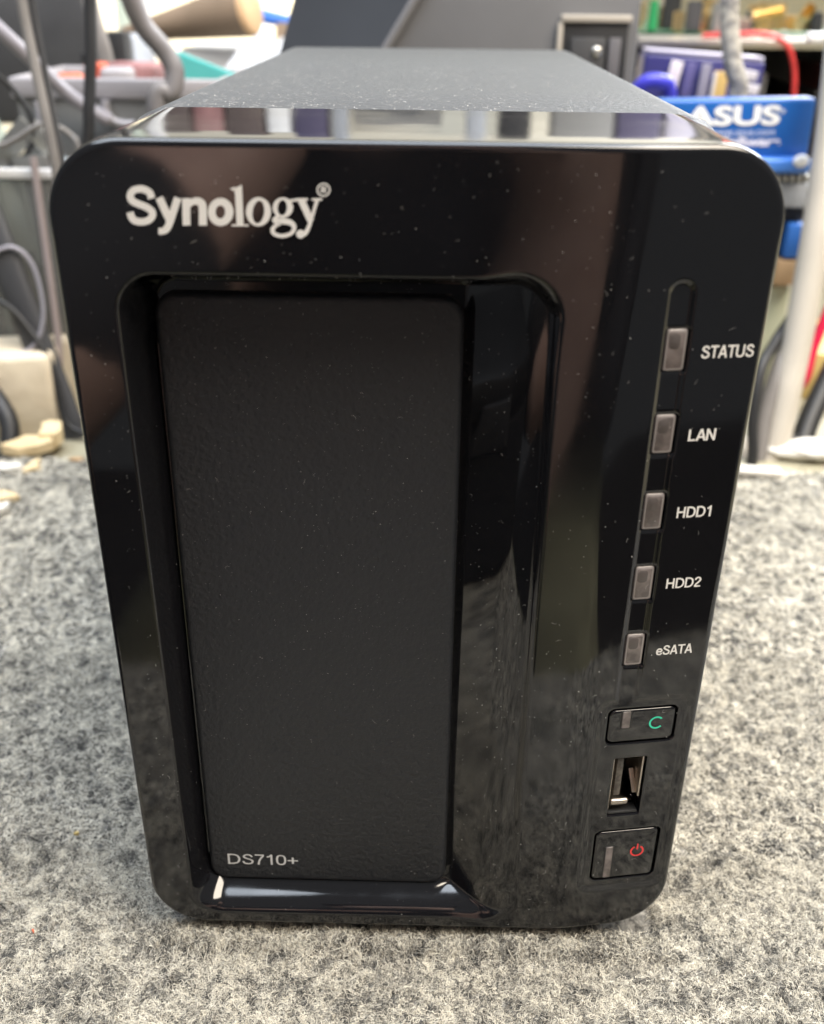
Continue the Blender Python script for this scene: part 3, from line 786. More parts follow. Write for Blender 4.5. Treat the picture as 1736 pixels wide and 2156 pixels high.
cs = empty('ribbed_strip', 'dark slotted connector strip with pale teeth under the blue sign box', 'connector strip', (130, 305, gry_t))
oc = (130, 305, gry_t)
off_box(cs, oc, 'strip_body', bx, XR-4, 306, 360, gry_t, comb_t-0.3, C_CHAR)
for k in range(15):
    x = XR-6.0-3.0*k
    off_box(cs, oc, 'tooth', x-0.75, x+0.75, 303.6, 305.8, gry_t+0.8, comb_t-1.0, C_SILVER, 0.2)
ab = empty('blue_box', 'bright blue card box with large white lettering right of the storage box', 'box', (130, 304, comb_t))
oa = (130, 304, comb_t)
ztop = zz(1708, 206, 304); zl = zz(1690, 332, 300); x1b = float(P(1711, 260, 304)[0])
MA = about((x1b, 304, ztop), -1.4)
def ab_box(name, x0, x1, y0, y1, z0, z1, m, b=0.6, seg=3):
    bm = xf(box_bm(x0, x1, y0, y1, z0, z1, b, seg), MA); return link(name, finish(bm, name, offset=oa), m, ab)
ab_box('card_face', x1b-64, x1b, 304, 314, comb_t+5.5, ztop, C_SIGN, 1.6, 4)
ab_box('folded_lip', x1b-64, x1b+0.6, 299.5, 320, comb_t+0.2, zl, C_SIGN2, 1.8, 4)
bm = bmesh.new(); bmesh.ops.create_uvsphere(bm, u_segments=16, v_segments=10, radius=2.6)
for v in bm.verts: v.co = Vector((v.co.x*1.3, v.co.y*0.4, v.co.z)) + Vector((x1b-3.5, 299.2, zl-1.2))
link('white_stud', finish(bm, 'white_stud', offset=oa), C_WHITE, ab)
def ab_text(body, u0, u1, vb, vt, bold, m, shear=0.0):
    p0 = P(u0, vb, 303); p1 = P(u1, vt, 303)
    V2, F2 = text_mesh(body, float(p1[2]-p0[2]), float(p1[0]-p0[0]), bold, 1.0, shear)
    V = [(p0[0]+x, 303.6, p0[2]+z) for x, z in V2]
    V = [tuple((about((p0[0], 304, p0[2]), -1.4) @ Vector(v))) for v in V]
    link('printed_word', mesh_np('printed_word', V, F2, False, None, oa), m, ab)
M_SIGNW = mat('white_ink', (0.92, 0.92, 0.92), 0.4)
ab_text('ASUS', 1440, 1648, 264, 229, 0.34, M_SIGNW)
ab_text('®', 1646, 1656, 240, 230, 0.1, M_SIGNW)
ab_text('www.asus.com', 1496, 1634, 287, 272, 0.05, mat('pale_blue_ink', (0.55, 0.62, 0.85), 0.5))
ab_text('Software', 1520, 1646, 308, 292, 0.45, mat('lilac_white_ink', (0.75, 0.74, 0.86), 0.5))

# --- navy box leaning behind it
nb = empty('navy_box', 'navy blue card box with pale stripes behind the braided cable', 'box', (132, 400, BENCH))
on = (132, 400, BENCH)
nl, nr = float(P(1362, 100, 390)[0]), float(P(1618, 112, 390)[0]); nt_ = zz(1380, 100, 390)
MN = about((nl, 390, nt_), 3.2)
def nb_box(name, x0, x1, y0, y1, z0, z1, m, b=0.4, tilt=True):
    bm = box_bm(x0, x1, y0, y1, z0, z1, b, 3)
    if tilt: xf(bm, MN)
    return link(name, finish(bm, name, offset=on), m, nb)
nb_box('carton', nl, nr, 390, 408, BENCH+5, nt_-2.2, C_NAVY, 2.0)
nb_box('lid', nl+1.0, nr-1.0, 390.3, 407, nt_-2.0, nt_-0.6, C_NAVYTOP, 0.6)
def slant(name, u0, v0, u1, v1, wpx, m, Y=387.6, th=1.2):
    a, b = P(u0, v0, Y), P(u1, v1, Y); d = b-a; L = np.linalg.norm(d); ang = math.atan2(d[0], d[2])
    bm = box_bm(-wpx/2/4.4, wpx/2/4.4, -th/2, th/2, 0, L, 0.5, 3)
    xf(bm, Matrix.Translation(Vector(a)) @ Matrix.Rotation(ang, 4, 'Y'))
    return link(name, finish(bm, name, offset=on), m, nb)
slant('pale_stripe', 1408, 200, 1428, 128, 26, mat('stripe_white', (0.72, 0.66, 0.70), 0.5))
slant('faint_stripe', 1440, 204, 1458, 132, 20, mat('stripe_violet', (0.10, 0.09, 0.24), 0.5))
slant('faint_stripe', 1474, 212, 1490, 134, 20, mat('stripe_grey', (0.24, 0.23, 0.30), 0.5))
slant('gold_patch', 1508, 222, 1520, 150, 30, C_GOLD)
slant('gold_patch_edge', 1494, 222, 1508, 152, 8, mat('patch_edge', (0.55, 0.52, 0.52), 0.5), 387.4)
for v0, v1, w in ((168, 148, 34), (198, 176, 40), (222, 206, 26)):
    slant('pale_mark', 1575, v0, 1582, v1, w, mat('pale_mark_ink', (0.52, 0.50, 0.55), 0.5))
bl = cable('blue_cable', [(1340, 190, 372), (1362, 172, 370), (1392, 172, 370), (1410, 196, 372), ('w', 118, 378, 95), ('w', 122, 374, BENCH+5)], 30, mat('blue_jacket', (0.06, 0.06, 0.62), 0.35), 'vivid blue cable looped in front of the navy box')

# --- open steel chassis with brass fittings on its roof
ch = empty('open_chassis', 'open steel chassis with brass fittings crowded on its roof', 'chassis', (200, 520, BENCH))
oh = (200, 520, BENCH)
cx0, cx1 = float(P(1338, 80, 500)[0]), 330.0; cz1 = zz(1550, 62, 500); cz0 = zz(1450, 100, 500)
def chb(name, x0, x1, y0, y1, z0, z1, m, b=0.5): return link(name, finish(box_bm(x0, x1, y0, y1, z0, z1, b), name, offset=oh), m, ch)
chb('roof_sheet', cx0, cx1, 500, 700, cz0, cz1-3.5, C_SILVER)
chb('roof_edge', cx0+2, cx1, 497.5, 499.6, cz0+1, cz1-5, C_CHROME)
chb('side_sheet', cx0, cx0+2, 503, 700, BENCH, cz0-0.2, C_CHAR)
chb('side_sheet', cx1-2, cx1, 503, 700, BENCH, cz0-0.2, C_CHAR)
chb('rear_sheet', cx0+2.2, cx1-2.2, 690, 692, BENCH, cz0-0.2, C_CHAR)
board = chb('circuit_board', cx0+3, cx1-3, 504, 690, cz1-3.3, cz1-1.6, C_PCB, 0.2)
for k in range(6):
    x = cx0+14+k*33; chb('inner_card', x, x+2.5, 512, 660, 20+8*(k % 3), cz0-14-9*(k % 2), [C_CHAR, C_PCB, C_BIN2, C_BLACK, mat('rust_red_card%d' % k, (0.20, 0.05, 0.05), 0.5), C_CHAR][k])
for k in range(46):
    x = cx0+8+rng.uniform(0, 1)*(175); y = rng.uniform(506, 560); r = rng.uniform(2.0, 4.6); h = rng.uniform(6, 18)
    m = [C_BRASS, C_BRASS, C_CHROME, C_BRASS, C_CHAR, C_CHROME, C_BLACK][k % 7] if k != 11 else C_GREEN
    bm = bmesh.new()
    if k % 3:
        bmesh.ops.create_cone(bm, cap_ends=True, segments=14, radius1=r, radius2=r*0.8, depth=h)
        bmesh.ops.bevel(bm, geom=[e for e in bm.edges if len(e.link_faces) == 2 and e.calc_face_angle(0) > 0.8], offset=0.5, segments=2, affect='EDGES')
    else:
        bmesh.ops.create_cube(bm, size=1); bmesh.ops.scale(bm, vec=(r*2.6, r*1.6, h), verts=bm.verts)
        bmesh.ops.bevel(bm, geom=list(bm.edges), offset=0.6, segments=2, affect='EDGES')
    for v in bm.verts: v.co += Vector((x, y, cz1-1.5+h/2))
    link('fitting', finish(bm, 'fitting', offset=oh), m, ch)
for (u0, v0, u1, v1) in ((1585, 35, 1648, 22), (1690, 40, 1712, 12)):      # knurled brass screws lying on the board
    a, b = P(u0, v0, 503), P(u1, v1, 503); q = np.linspace(a, b, 40); rr = 2.6+0.7*np.cos(np.arange(40)*2.1)
    link('brass_screw', tube(q, rr, 'brass_screw', 12, 1.0, oh), C_BRASS, ch)
cable('red_cable', [(1480, 76, 492), (1540, 73, 488), (1610, 72, 486), (1655, 92, 486), (1672, 140, 488), (1672, 200, 490), (1664, 262, 492), ('w', 216, 494, 40), ('w', 214, 490, BENCH+3)], 11, C_RED, 'red cable arching from the chassis roof down behind the blue box')
br = cable('braided_cable', [(1545, -260, 352), (1540, -80, 350), (1536, 40, 348), (1543, 130, 346), (1552, 215, 345), ('w', 124, 346, 95), ('w', 122, 350, BENCH+5)], 40, C_BRAID, 'thick braided grey cable hanging in front of the navy box')
wk = bxo('white_knob', *(lambda a: (a[0]-7, a[0]+16))(P(1722, 82, 494)), 487, 496.5, zz(1722, 90, 494), zz(1722, 68, 494), C_WHITE, None, 2.0)  # plain white block taken for a knob
tag(wk, 'short white plastic knob at the front edge of the chassis roof', 'tube')

# --- right edge: cables down to the bench
cable('ivory_cable', [(1790, -120, 300), (1762, 180, 292), (1736, 380, 284), (1708, 560, 276), (1664, 790, 264), (1610, 975, 254), ('w', 128, 262, 3)], 62, C_WHITEC, 'thick ivory cable sweeping down the right edge of the picture')
cable('grey_lead', [(1752, 430, 296), (1712, 590, 286), (1650, 750, 268), (1612, 870, 258), (1584, 985, 250), ('w', 122, 258, 1)], 36, C_GREYC, 'grey lead between the ivory cable and the storage box')
cable('black_lead', [(1700, 520, 298), (1680, 640, 286), (1636, 715, 270), (1604, 775, 258), (1586, 880, 250), (1574, 990, 245), ('w', 116, 250, 0)], 24, C_BLACK, 'thin black lead curving down beside the right flank of the storage box')
cable('black_cable', [(1800, 690, 300), (1748, 790, 285), (1706, 880, 270), (1672, 970, 256), ('w', 158, 262, 2)], 46, C_BLACK, 'black cable crossing the mustard card at the right edge')
cable('crimson_lead', [(1790, 560, 306), (1742, 662, 300), (1712, 735, 296), (1694, 800, 292), ('w', 168, 296, 10), ('w', 164, 300, 0)], 22, mat('crimson_jacket', (0.62, 0.01, 0.06), 0.4), 'crimson lead dropping behind the black cable at right')
a = P(1690, 745, 322); b = P(1700, 950, 322)
yc = bxo('mustard_card_box', a[0], a[0]+90, 322, 380, BENCH, a[2], C_YELLOW, None, 1.0)
tag(yc, 'mustard yellow box at the right edge behind the black cable', 'box')
def crumple(name, cx, cy, z0, sx, sy, h, m, label, cat, seed, n=14):
    r = np.random.default_rng(seed); V = []; F = []
    for j in range(n+1):
        for i in range(n*2):
            th = math.pi*j/n; ph = math.pi*i/n
            d = np.array([math.sin(th)*math.cos(ph), math.sin(th)*math.sin(ph), math.cos(th)])
            k = 0.72+0.28*float(vnoise(d[0]*3+d[2]*1.7+seed, d[1]*3-d[2], 0.9, seed))+r.normal(0, 0.025)
            V.append((cx+d[0]*sx*k, cy+d[1]*sy*k, z0+h*0.5+d[2]*h*0.5*k))
    V = np.array(V); V[:, 2] += z0-V[:, 2].min()
    for j in range(n):
        for i in range(n*2): F.append((j*n*2+i, j*n*2+(i+1) % (n*2), (j+1)*n*2+(i+1) % (n*2), (j+1)*n*2+i))
    return tag(link(name, mesh_np(name, V, F, True, 25), m), label, cat)
p = PZ(1700, 985, 0); crumple('crumpled_paper', p[0]+8, p[1]+18, BENCH, 20, 9, 9, C_PAPER, 'crumpled off-white paper at the back right corner of the felt', 'paper', 5)
p = PZ(1596, 996, 0.8)
pt = bxo('paper_tag', p[0]-9, p[0]+9, p[1]-3, p[1]+3, 0.6, 2.8, C_PAPER, None, 0.3, 2, about((p[0], p[1], 1), 3, 'Y'))
tag(pt, 'small bright white tag lying on the felt edge below the ivory cable', 'tag')

# --- left: storage bin with odds and ends
sb = empty('storage_bin', 'pale grey plastic bin with a thick rim left behind the storage box', 'bin', (-150, 345, BENCH))
ob = (-150, 345, BENCH)
bl_, br_ = float(P(32, 180, 330)[0]), -92.0; rt = zz(150, 163, 330); rbz = zz(150, 208, 330)
def sbb(name, x0, x1, y0, y1, z0, z1, m, b=0.8): return link(name, finish(box_bm(x0, x1, y0, y1, z0, z1, b, 3), name, offset=ob), m, sb)
rim_y = 328
sbb('rim', bl_-2, br_+2, rim_y, rim_y+3.5, rbz, rt, C_BIN, 1.2); sbb('rim', bl_-2, br_+2, 396, 399, rbz, rt, C_BIN, 1.2)
sbb('rim', bl_-2, bl_+1.2, rim_y+3.7, 395.8, rbz, rt, C_BIN, 1.0); sbb('rim', br_-1.2, br_+2, rim_y+3.7, 395.8, rbz, rt, C_BIN, 1.0)
sbb('front_wall', bl_, br_, rim_y+1.4, rim_y+3.2, BENCH, rbz+0.5, C_BIN2, 0.3); sbb('back_wall', bl_, br_, 396.4, 398.2, BENCH, rbz+0.5, C_BIN2, 0.3)
sbb('side_wall', bl_-0.4, bl_+0.9, rim_y+3.6, 396, BENCH, rbz+0.5, C_BIN2, 0.3); sbb('side_wall', br_-0.9, br_+0.4, rim_y+3.6, 396, BENCH, rbz+0.5, C_BIN2, 0.3)
q = spline([P(u, v, 326.5) for u, v in ((222, 212), (224, 235), (238, 254), (262, 262), (285, 262))], 6)
link('handle_rib', tube(q, 1.9, 'handle_rib', 10, 1.0, ob), C_BIN, sb)
sbb('stiffener', bl_+8, bl_+11, rim_y-0.2, rim_y+1.2, 20, rbz-1, C_BIN, 0.4)
# things in the bin rest on its filling, close under the rim
fill = rt-13
fl = bxo('cardboard_tray', bl_+3, br_-3, 335, 394, BENCH+2, fill, C_BROWN, None, 0.8); tag(fl, 'brown cardboard tray filling the pale grey bin', 'tray')
def item(name, u, v, Y, w, d, h, m, label, cat, rz=0):
    p = P(u, v, Y); bm = box_bm(-w/2, w/2, -d/2, d/2, 0, h, min(w, d, h)*0.18, 3)
    xf(bm, Matrix.Translation((p[0], p[1], fill+0.1)) @ Matrix.Rotation(math.radians(rz), 4, 'Z'))
    return tag(link(name, finish(bm, name), m), label, cat)
item('orange_cap', 148, 150, 345, 11, 10, 13.5, C_ORANGE, 'orange cap in front in the pale grey bin', 'cap', 15)  # plain orange block taken for a cap
item('rear_orange_cap', 205, 132, 362, 10, 9, 17, C_ORANGE, 'orange cap further back in the pale grey bin', 'jar', -20)  # second orange block, also taken for a cap
item('pink_block', 285, 150, 366, 24, 14, 17, C_PINK, 'faded pink block at the right of the pale grey bin', 'block', -8)
item('white_block', 248, 140, 356, 15, 14, 15.5, C_BIN, 'white block beside the pink one in the grey bin', 'block', 6)
item('rose_block', 215, 140, 372, 14, 10, 16, C_PINK, 'small faded rose block behind the white one in the bin', 'block', 20)
item('tan_block', 96, 165, 346, 14, 12, 8, C_TAN, 'low tan block at the left end of the grey bin', 'block', 30)

# monitor back, grey box and black gadget further behind
mo = empty('dark_monitor', 'charcoal screen seen from behind at the upper left', 'monitor', (-240, 470, BENCH))
om = (-240, 470, BENCH)
mx1 = float(P(196, 80, 470)[0]); mb = zz(100, 185, 470)
off_box(mo, om, 'rear_shell', mx1-230, mx1, 470, 492, mb-20, 176, C_CHAR, 5)
off_box(mo, om, 'neck', mx1-140, mx1-100, 476, 488, BENCH+6, mb-21, C_BLACK, 2)
off_box(mo, om, 'foot', mx1-190, mx1-50, 440, 520, BENCH, BENCH+5.6, C_BLACK, 2)
gx0, gx1 = float(P(186, 100, 430)[0]), float(P(285, 100, 430)[0])
g = bxo('grey_box', gx0, gx1, 430, 470, BENCH, zz(230, 76, 430), C_GREYBLUE, None, 1.5)
tag(g, 'grey blue metal box behind the pale grey bin', 'box')
p = P(236, 128, 412)
bk = empty('black_gadget', 'small black bracket shaped gadget above the pink blocks', 'gadget', (p[0], p[1], BENCH))
okb = (p[0], p[1], BENCH)
off_box(bk, okb, 'upright', p[0]-2, p[0]+9, 408, 420, BENCH, zz(240, 66, 412), C_BLACK, 1.5)
off_box(bk, okb, 'arm', p[0]-15, p[0]-2.2, 409, 419, p[2]-1, p[2]+4, C_BLACK, 1.2)
crumple('mint_bottle', P(-12, 240, 312)[0], 312, BENCH, 12, 12, zz(-5, 180, 312)+4, C_MINT, 'mint white rounded bottle cut by the left edge', 'bottle', 3)
cable('pale_rod', [(78, 278, 318), (100, 300, 316), (124, 322, 314), (170, 420, 312), ('w', -146, 318, BENCH+2)], 16, mat('pale_blue_plastic', (0.48, 0.56, 0.62), 0.4), 'pale blue plastic rod in front of the grey bin wall', 'rod')

# cables at the left
cable('grey_twin_cable', [(12, -400, 278), (30, -150, 276), (46, 0, 274), (72, 130, 272), (96, 240, 270), (118, 350, 268), (150, 560, 266), ('w', -128, 264, 20), ('w', -112, 262, BENCH+4)], 22, C_GREYC, 'grey cable running from the top left corner down to the storage box')
cable('dark_twin_cable', [(34, -400, 280), (52, -150, 278), (68, 0, 276), (92, 130, 274), (114, 240, 272), (134, 350, 270), (164, 560, 268), ('w', -124, 267, 20), ('w', -108, 266, BENCH+4)], 13, C_CHAR, 'thin dark cable hugging the grey one at the upper left')
cable('lilac_cable', [(-150, -90, 300), (-60, 5, 300), (10, 72, 302), (70, 128, 308), (140, 195, 318), (215, 245, 322), (228, 252, 323)], 30, C_LILAC, 'pale lilac cable slanting behind the grey one into the bin')
cable('black_wire', [(182, -420, 290), (188, -150, 288), (190, 0, 286), (192, 90, 284), (190, 180, 282), (188, 260, 280), (196, 420, 278), ('w', -118, 276, 25), ('w', -104, 270, BENCH+4)], 25, C_BLACK, 'black vertical cable hanging between bin and storage box')
cable('flat_ribbon', [(150, -300, 420), (170, -100, 416), (196, 30, 408), (222, 120, 404), (238, 220, 402), (240, 330, 404), ('w', -134, 405, 30), ('w', -130, 410, BENCH+2)], 34, C_GREYC, 'wide grey brown ribbon cable behind the black vertical cable', 'cable', 0.35)
cable('thick_grey_hose', [(240, -160, 300), (268, -30, 304), (300, 50, 310), (345, 105, 314), (368, 150, 314), (360, 195, 312), (330, 225, 310), ('w', -112, 308, 60), ('w', -100, 305, BENCH+6)], 42, mat('grey_hose', (0.24, 0.225, 0.235), 0.45, var=(30, (0.18, 0.17, 0.175), 0.4, 0.6)), 'thick grey hose curling beside the teal sheet', 'hose')

cable('thin_black_wire', [(-60, 120, 300), (10, 170, 300), (60, 235, 302), (70, 300, 304), (30, 345, 302), (-40, 380, 300)], 11, C_BLACK, 'thin black wire looping in front of the grey bin at left')
cable('thin_grey_wire', [(-70, 330, 284), (20, 300, 286), (90, 262, 290), (150, 285, 292), (178, 350, 290), ('w', -128, 292, 30), ('w', -122, 296, BENCH+2)], 12, C_GREYC, 'thin grey wire crossing below the bin rim')
cable('thin_white_wire', [(-50, 560, 272), (20, 520, 274), (70, 560, 274), (92, 660, 270), (70, 730, 266), (10, 745, 264), (-60, 720, 262)], 9, C_LILAC, 'thin pale wire looped over the cream foam block')
cable('thin_dark_wire', [(-60, 620, 268), (10, 640, 268), (60, 690, 266), (110, 770, 262), (150, 900, 256), ('w', -124, 254, 1)], 12, C_BLACK, 'thin black wire lying across the charcoal strap')
tl = empty('steel_bracket', 'bent bare steel bracket leaning at the left edge', 'bracket', (-185, 300, BENCH))
otl = (-185, 300, BENCH)
for nm, (u0, v0), (u1, v1), w_, Y_ in (('flange', (6, 330), (62, 262), 9, 306), ('arm', (62, 262), (118, 330), 7, 304), ('tab', (30, 352), (104, 346), 8, 302)):
    a_, b_ = P(u0, v0, Y_), P(u1, v1, Y_); d_ = b_-a_; L_ = float(np.linalg.norm(d_)); an = math.atan2(d_[0], d_[2])
    bm = box_bm(-w_/2, w_/2, -1.2, 1.2, 0, L_, 0.4, 2); xf(bm, Matrix.Translation(Vector(a_)) @ Matrix.Rotation(an, 4, 'Y'))
    link(nm, finish(bm, nm, offset=otl), C_SILVER, tl)
off_box(tl, otl, 'stem', float(P(6, 330, 306)[0])-3, float(P(6, 330, 306)[0])+3, 305, 307.4, BENCH, float(P(6, 330, 306)[2])+1, C_SILVER, 0.4)

# teal sheet, white bag, brown roll, blue rack
def slab(name, outline, Y0, Y1, m, label, cat, bev=0.6):
    bm = bmesh.new(); f = [bm.verts.new((a[0], Y0, a[1])) for a in outline]; face = bm.faces.new(f)
    r = bmesh.ops.extrude_face_region(bm, geom=[face])
    for v in r['geom']:
        if isinstance(v, bmesh.types.BMVert): v.co.y = Y1
    bmesh.ops.recalc_face_normals(bm, faces=bm.faces)
    if bev: bmesh.ops.bevel(bm, geom=list(bm.edges), offset=bev, segments=2, affect='EDGES')
    return tag(link(name, finish(bm, name), m), label, cat)
t1, t2, t3 = P(342, 98, 352), P(420, 128, 352), P(500, 160, 352)
slab('teal_sheet', [(t1[0], t1[2]), (t2[0], t2[2]), (t3[0], t3[2]), (t3[0]+4, BENCH), (t1[0]+14, BENCH), (t1[0]+10, 90)], 352, 358, C_TEAL, 'teal plastic sheet propped up left of the storage box lid', 'sheet')
crumple('white_bag', -88, 448, BENCH, 52, 34, 157, C_WHITE, 'bright white crumpled plastic bag behind the teal sheet', 'bag', 12, 22)
w2 = P(585, 135, 412); crumple('white_cloth', w2[0], 415, BENCH, 26, 16, zz(585, 98, 412)+6, mat('white_cloth', (0.86, 0.84, 0.82), 0.7), 'white cloth bundle against the left end of the dark power supply', 'cloth', 9, 18)
a, b = P(262, 72, 520), P(520, 20, 500); q = np.linspace(a, b, 14)
roll = empty('paper_roll', 'tapered brown paper roll with a tan end at the upper left', 'paper roll', tuple(b))
link('roll', tube(q, np.linspace(4, 14.5, 14), 'roll', 26, 1.0, tuple(b)), C_BROWN, roll)
dd = (b-a)/np.linalg.norm(b-a)
link('rolled_end', tube(np.array([b+dd*0.2, b+dd*2.5, b+dd*4.0]), [14.4, 14.0, 12.6], 'rolled_end', 26, 1.0, tuple(b)), C_TAN, roll)
st = bxo('white_tub', -150, -92, 510, 560, BENCH, min(a[2], b[2])-6.2, C_WHITE, None, 3); tag(st, 'white tub carrying the brown paper roll', 'tub')
rk = empty('blue_rack', 'royal blue rail on white posts left of the dark power supply', 'rack', (-90, 560, BENCH))
ork = (-90, 560, BENCH)
ra_, rb_ = P(526, 26, 560), P(650, 58, 556)
link('rail', tube(np.linspace(ra_-np.array([2, 0, -0.5]), rb_+np.array([10, 0, -2.5]), 8), 4.0, 'rail', 12, 1.3, ork), C_BLUE, rk)
for u in (545, 590, 632):
    t = (u-526)/124; c0 = ra_+(rb_-ra_)*t
    off_box(rk, ork, 'post', c0[0]-3.4, c0[0]+3.4, 562.5, 569, BENCH, c0[2]-5, C_WHITE, 1)
for u, v in ((548, 68), (634, 104)):
    bm = bmesh.new(); bmesh.ops.create_uvsphere(bm, u_segments=18, v_segments=12, radius=5.2); c0 = P(u, v, 548)
    for vv in bm.verts: vv.co += Vector(c0)
    link('knob', finish(bm, 'knob', offset=ork), mat('pale_blue_knob', (0.80, 0.86, 0.95), 0.15), rk)
c0 = P(598, 82, 552); off_box(rk, ork, 'brown_clamp', c0[0]-4.5, c0[0]+4.5, 549, 557, c0[2]-9, c0[2]+9, C_BROWN, 1)

# shelf uprights and jars further back (they also show in the gloss of the front moulding)
for k, (u, w, m, lab) in enumerate(((300, 10, C_WHITE, 'white upright post behind the grey hose'), (258, 9, C_MINT, 'pale green upright post right of the black cable'))):
    c0 = P(u, 40, 640); o = bxo('shelf_post', c0[0]-w/2, c0[0]+w/2, 640, 650, BENCH, 330, m, None, 1.5); tag(o, lab, 'post')
sh = bxo('wall_shelf', -430, 430, 880, 1000.5, 196, 206, mat('shelf_board', (0.50, 0.47, 0.42), 0.6, var=(10, (0.42, 0.40, 0.36), 0.3, 0.7)), None, 1); tag(sh, 'pale shelf board mounted high on the cream wall', 'shelf')
def shelf_box(x0, x1, h, m, lab, cat='box', y0=900):
    o = bxo('shelf_'+cat, x0, x1, y0, y0+45, 206.1, 206+h, m, None, 1.5); tag(o, lab, cat)
C_PURPLE = mat('dusky_purple_card', (0.07, 0.06, 0.12), 0.5); C_DBROWN = mat('dark_umber_card', (0.09, 0.065, 0.06), 0.6)
C_MIDG = mat('mid_grey_card', (0.20, 0.195, 0.19), 0.6)
shelf_box(-360, -288, 120, C_MIDG, 'mid grey box at the left end of the high shelf')
shelf_box(-284, -236, 92, C_DBROWN, 'umber box near the left end of the high shelf')
shelf_box(-232, -204, 70, C_PINK, 'faded pink box on the high shelf')
shelf_box(-200, -164, 110, C_DBROWN, 'tall umber box on the high shelf')
shelf_box(-160, -138, 74, C_WHITE, 'narrow white box on the high shelf')
shelf_box(-134, -102, 130, C_PURPLE, 'tall purple box on the high shelf left of the thin one')
shelf_box(-97, -84, 150, C_GREYBLUE, 'thin grey blue box on the high shelf')
shelf_box(-80, 10, 58, C_MIDG, 'low wide grey box in the middle of the high shelf', 'box', 948)
shelf_box(34, 52, 150, C_GREYBLUE, 'grey blue upright box right of the shelf gap')
shelf_box(66, 96, 125, C_BLACK, 'black box on the high shelf beside a cream gap')
shelf_box(118, 176, 84, C_MIDG, 'grey box on the right half of the high shelf')
shelf_box(180, 222, 100, C_PURPLE, 'broad purple box on the right half of the high shelf')
shelf_box(228, 264, 80, C_NAVYTOP, 'pale lilac box on the right half of the high shelf')
shelf_box(268, 306, 120, C_BLACK, 'black box near the right end of the shelf')
shelf_box(310, 330, 90, C_RED, 'red box at the right end of the high shelf')
crumple('shelf_basket', -30, 935, 206.1, 52, 22, 52, C_BLACK, 'round black basket in the gap of the high shelf', 'basket', 31)

# --- left middle: clear box, strap, foam, scraps
cb = empty('clear_box', 'smoky clear plastic box with a pale rim at the left edge', 'plastic box', (-205, 310, BENCH))
oc2 = (-205, 310, BENCH)
cxr = float(P(112, 400, 292)[0]); ct = zz(60, 366, 290)
off_box(cb, oc2, 'rim', cxr-110, cxr+1.5, 288.5, 291.8, ct-2, ct+2.2, C_WHITE, 1.0)
off_box(cb, oc2, 'rim', cxr-1.6, cxr+1.5, 292, 325, ct-2, ct+2.2, C_BIN, 1.0)
off_box(cb, oc2, 'front_wall', cxr-108, cxr, 290, 291.6, BENCH, ct-2.2, C_CLEAR, 0.3)
off_box(cb, oc2, 'side_wall', cxr-1.4, cxr, 292, 325, BENCH, ct-2.2, C_CLEAR, 0.3)
off_box(cb, oc2, 'back_wall', cxr-108, cxr, 325.2, 326.8, BENCH, ct-2.2, C_BIN2, 0.3)
for k, (u, v, w, h, m, lab) in enumerate(((30, 470, 14, 70, C_CHAR, 'charcoal block inside the clear box'), (72, 470, 12, 64, C_BIN2, 'grey block inside the clear box'), (60, 400, 11, 40, C_BROWN, 'brown block at the back inside the clear box'))):
    c0 = P(u, v, 304+6*k); o = bxo('boxed_part', c0[0]-w/2, c0[0]+w/2, 298+8.5*k, 306+8.5*k, BENCH, BENCH+h, m, None, 1.5); tag(o, lab, 'block')
cable('dark_strap', [(-90, 300, 290), (-30, 440, 282), (30, 600, 274), (90, 750, 268), (140, 880, 262), (168, 990, 256), ('w', -120, 256, 0)], 66, C_CHAR, 'broad charcoal strap slanting down at the left edge', 'strap', 0.4)
cable('pinkish_rod', [(70, 330, 286), (86, 440, 283), (104, 570, 279), (124, 720, 274), (142, 860, 268), ('w', -128, 264, -1)], 15, mat('pinkish_grey_plastic', (0.34, 0.28, 0.27), 0.45), 'thin pinkish grey rod beside the charcoal strap', 'rod')
a = P(114, 742, 262); zt = a[2]
fo = bxo('foam_block', a[0]-46, a[0], 258, 290, BENCH, zt, C_CREAM, None, 3.0, 3, about((a[0], 262, BENCH), -3, 'Y')); tag(fo, 'cream foam block at the left edge of the mat', 'foam block')
cable('black_tail', [(-40, 800, 258), (0, 850, 250), (22, 905, 244), (10, 980, 236), (-40, 1010, 232)], 40, C_BLACK, 'black cable tail lying in front of the cream foam')
def scrap(name, u, v, sx, sy, h, m, label, seed, rot):
    r = np.random.default_rng(seed); p = PZ(u, v, 0.8); n = 7
    bm = bmesh.new(); vs = []
    for k in range(n):
        t = 2*math.pi*k/n; q = 1+r.normal(0, 0.24)
        vs.append(bm.verts.new((sx*q*math.cos(t), sy*q*math.sin(t), 0)))
    f = bm.faces.new(vs); e = bmesh.ops.extrude_face_region(bm, geom=[f])
    for v_ in e['geom']:
        if isinstance(v_, bmesh.types.BMVert): v_.co.z = h*(1+r.normal(0, 0.12))
    bmesh.ops.recalc_face_normals(bm, faces=bm.faces)
    bmesh.ops.bevel(bm, geom=list(bm.edges), offset=min(h*0.12, 0.25), segments=1, affect='EDGES')
    xf(bm, Matrix.Translation((p[0], p[1], 0.15)) @ Matrix.Rotation(rot, 4, 'Z') @ Matrix.Rotation(0.05, 4, 'X'))
    return tag(link(name, finish(bm, name), m), label, 'scrap')
scrap('wood_offcut', 62, 946, 9.5, 5.5, 4.5, C_WOOD, 'flat pale wood offcut in front of the foam block', 1, 0.1)
scrap('wood_chip', 108, 925, 5.5, 6.5, 7, C_WOOD, 'upright pale wood chip right of the flat offcut', 2, 0.8)
scrap('wood_sliver', 70, 985, 2.8, 6, 2.0, C_WOOD, 'narrow yellow wood sliver lying in front of the offcut', 3, -0.3)
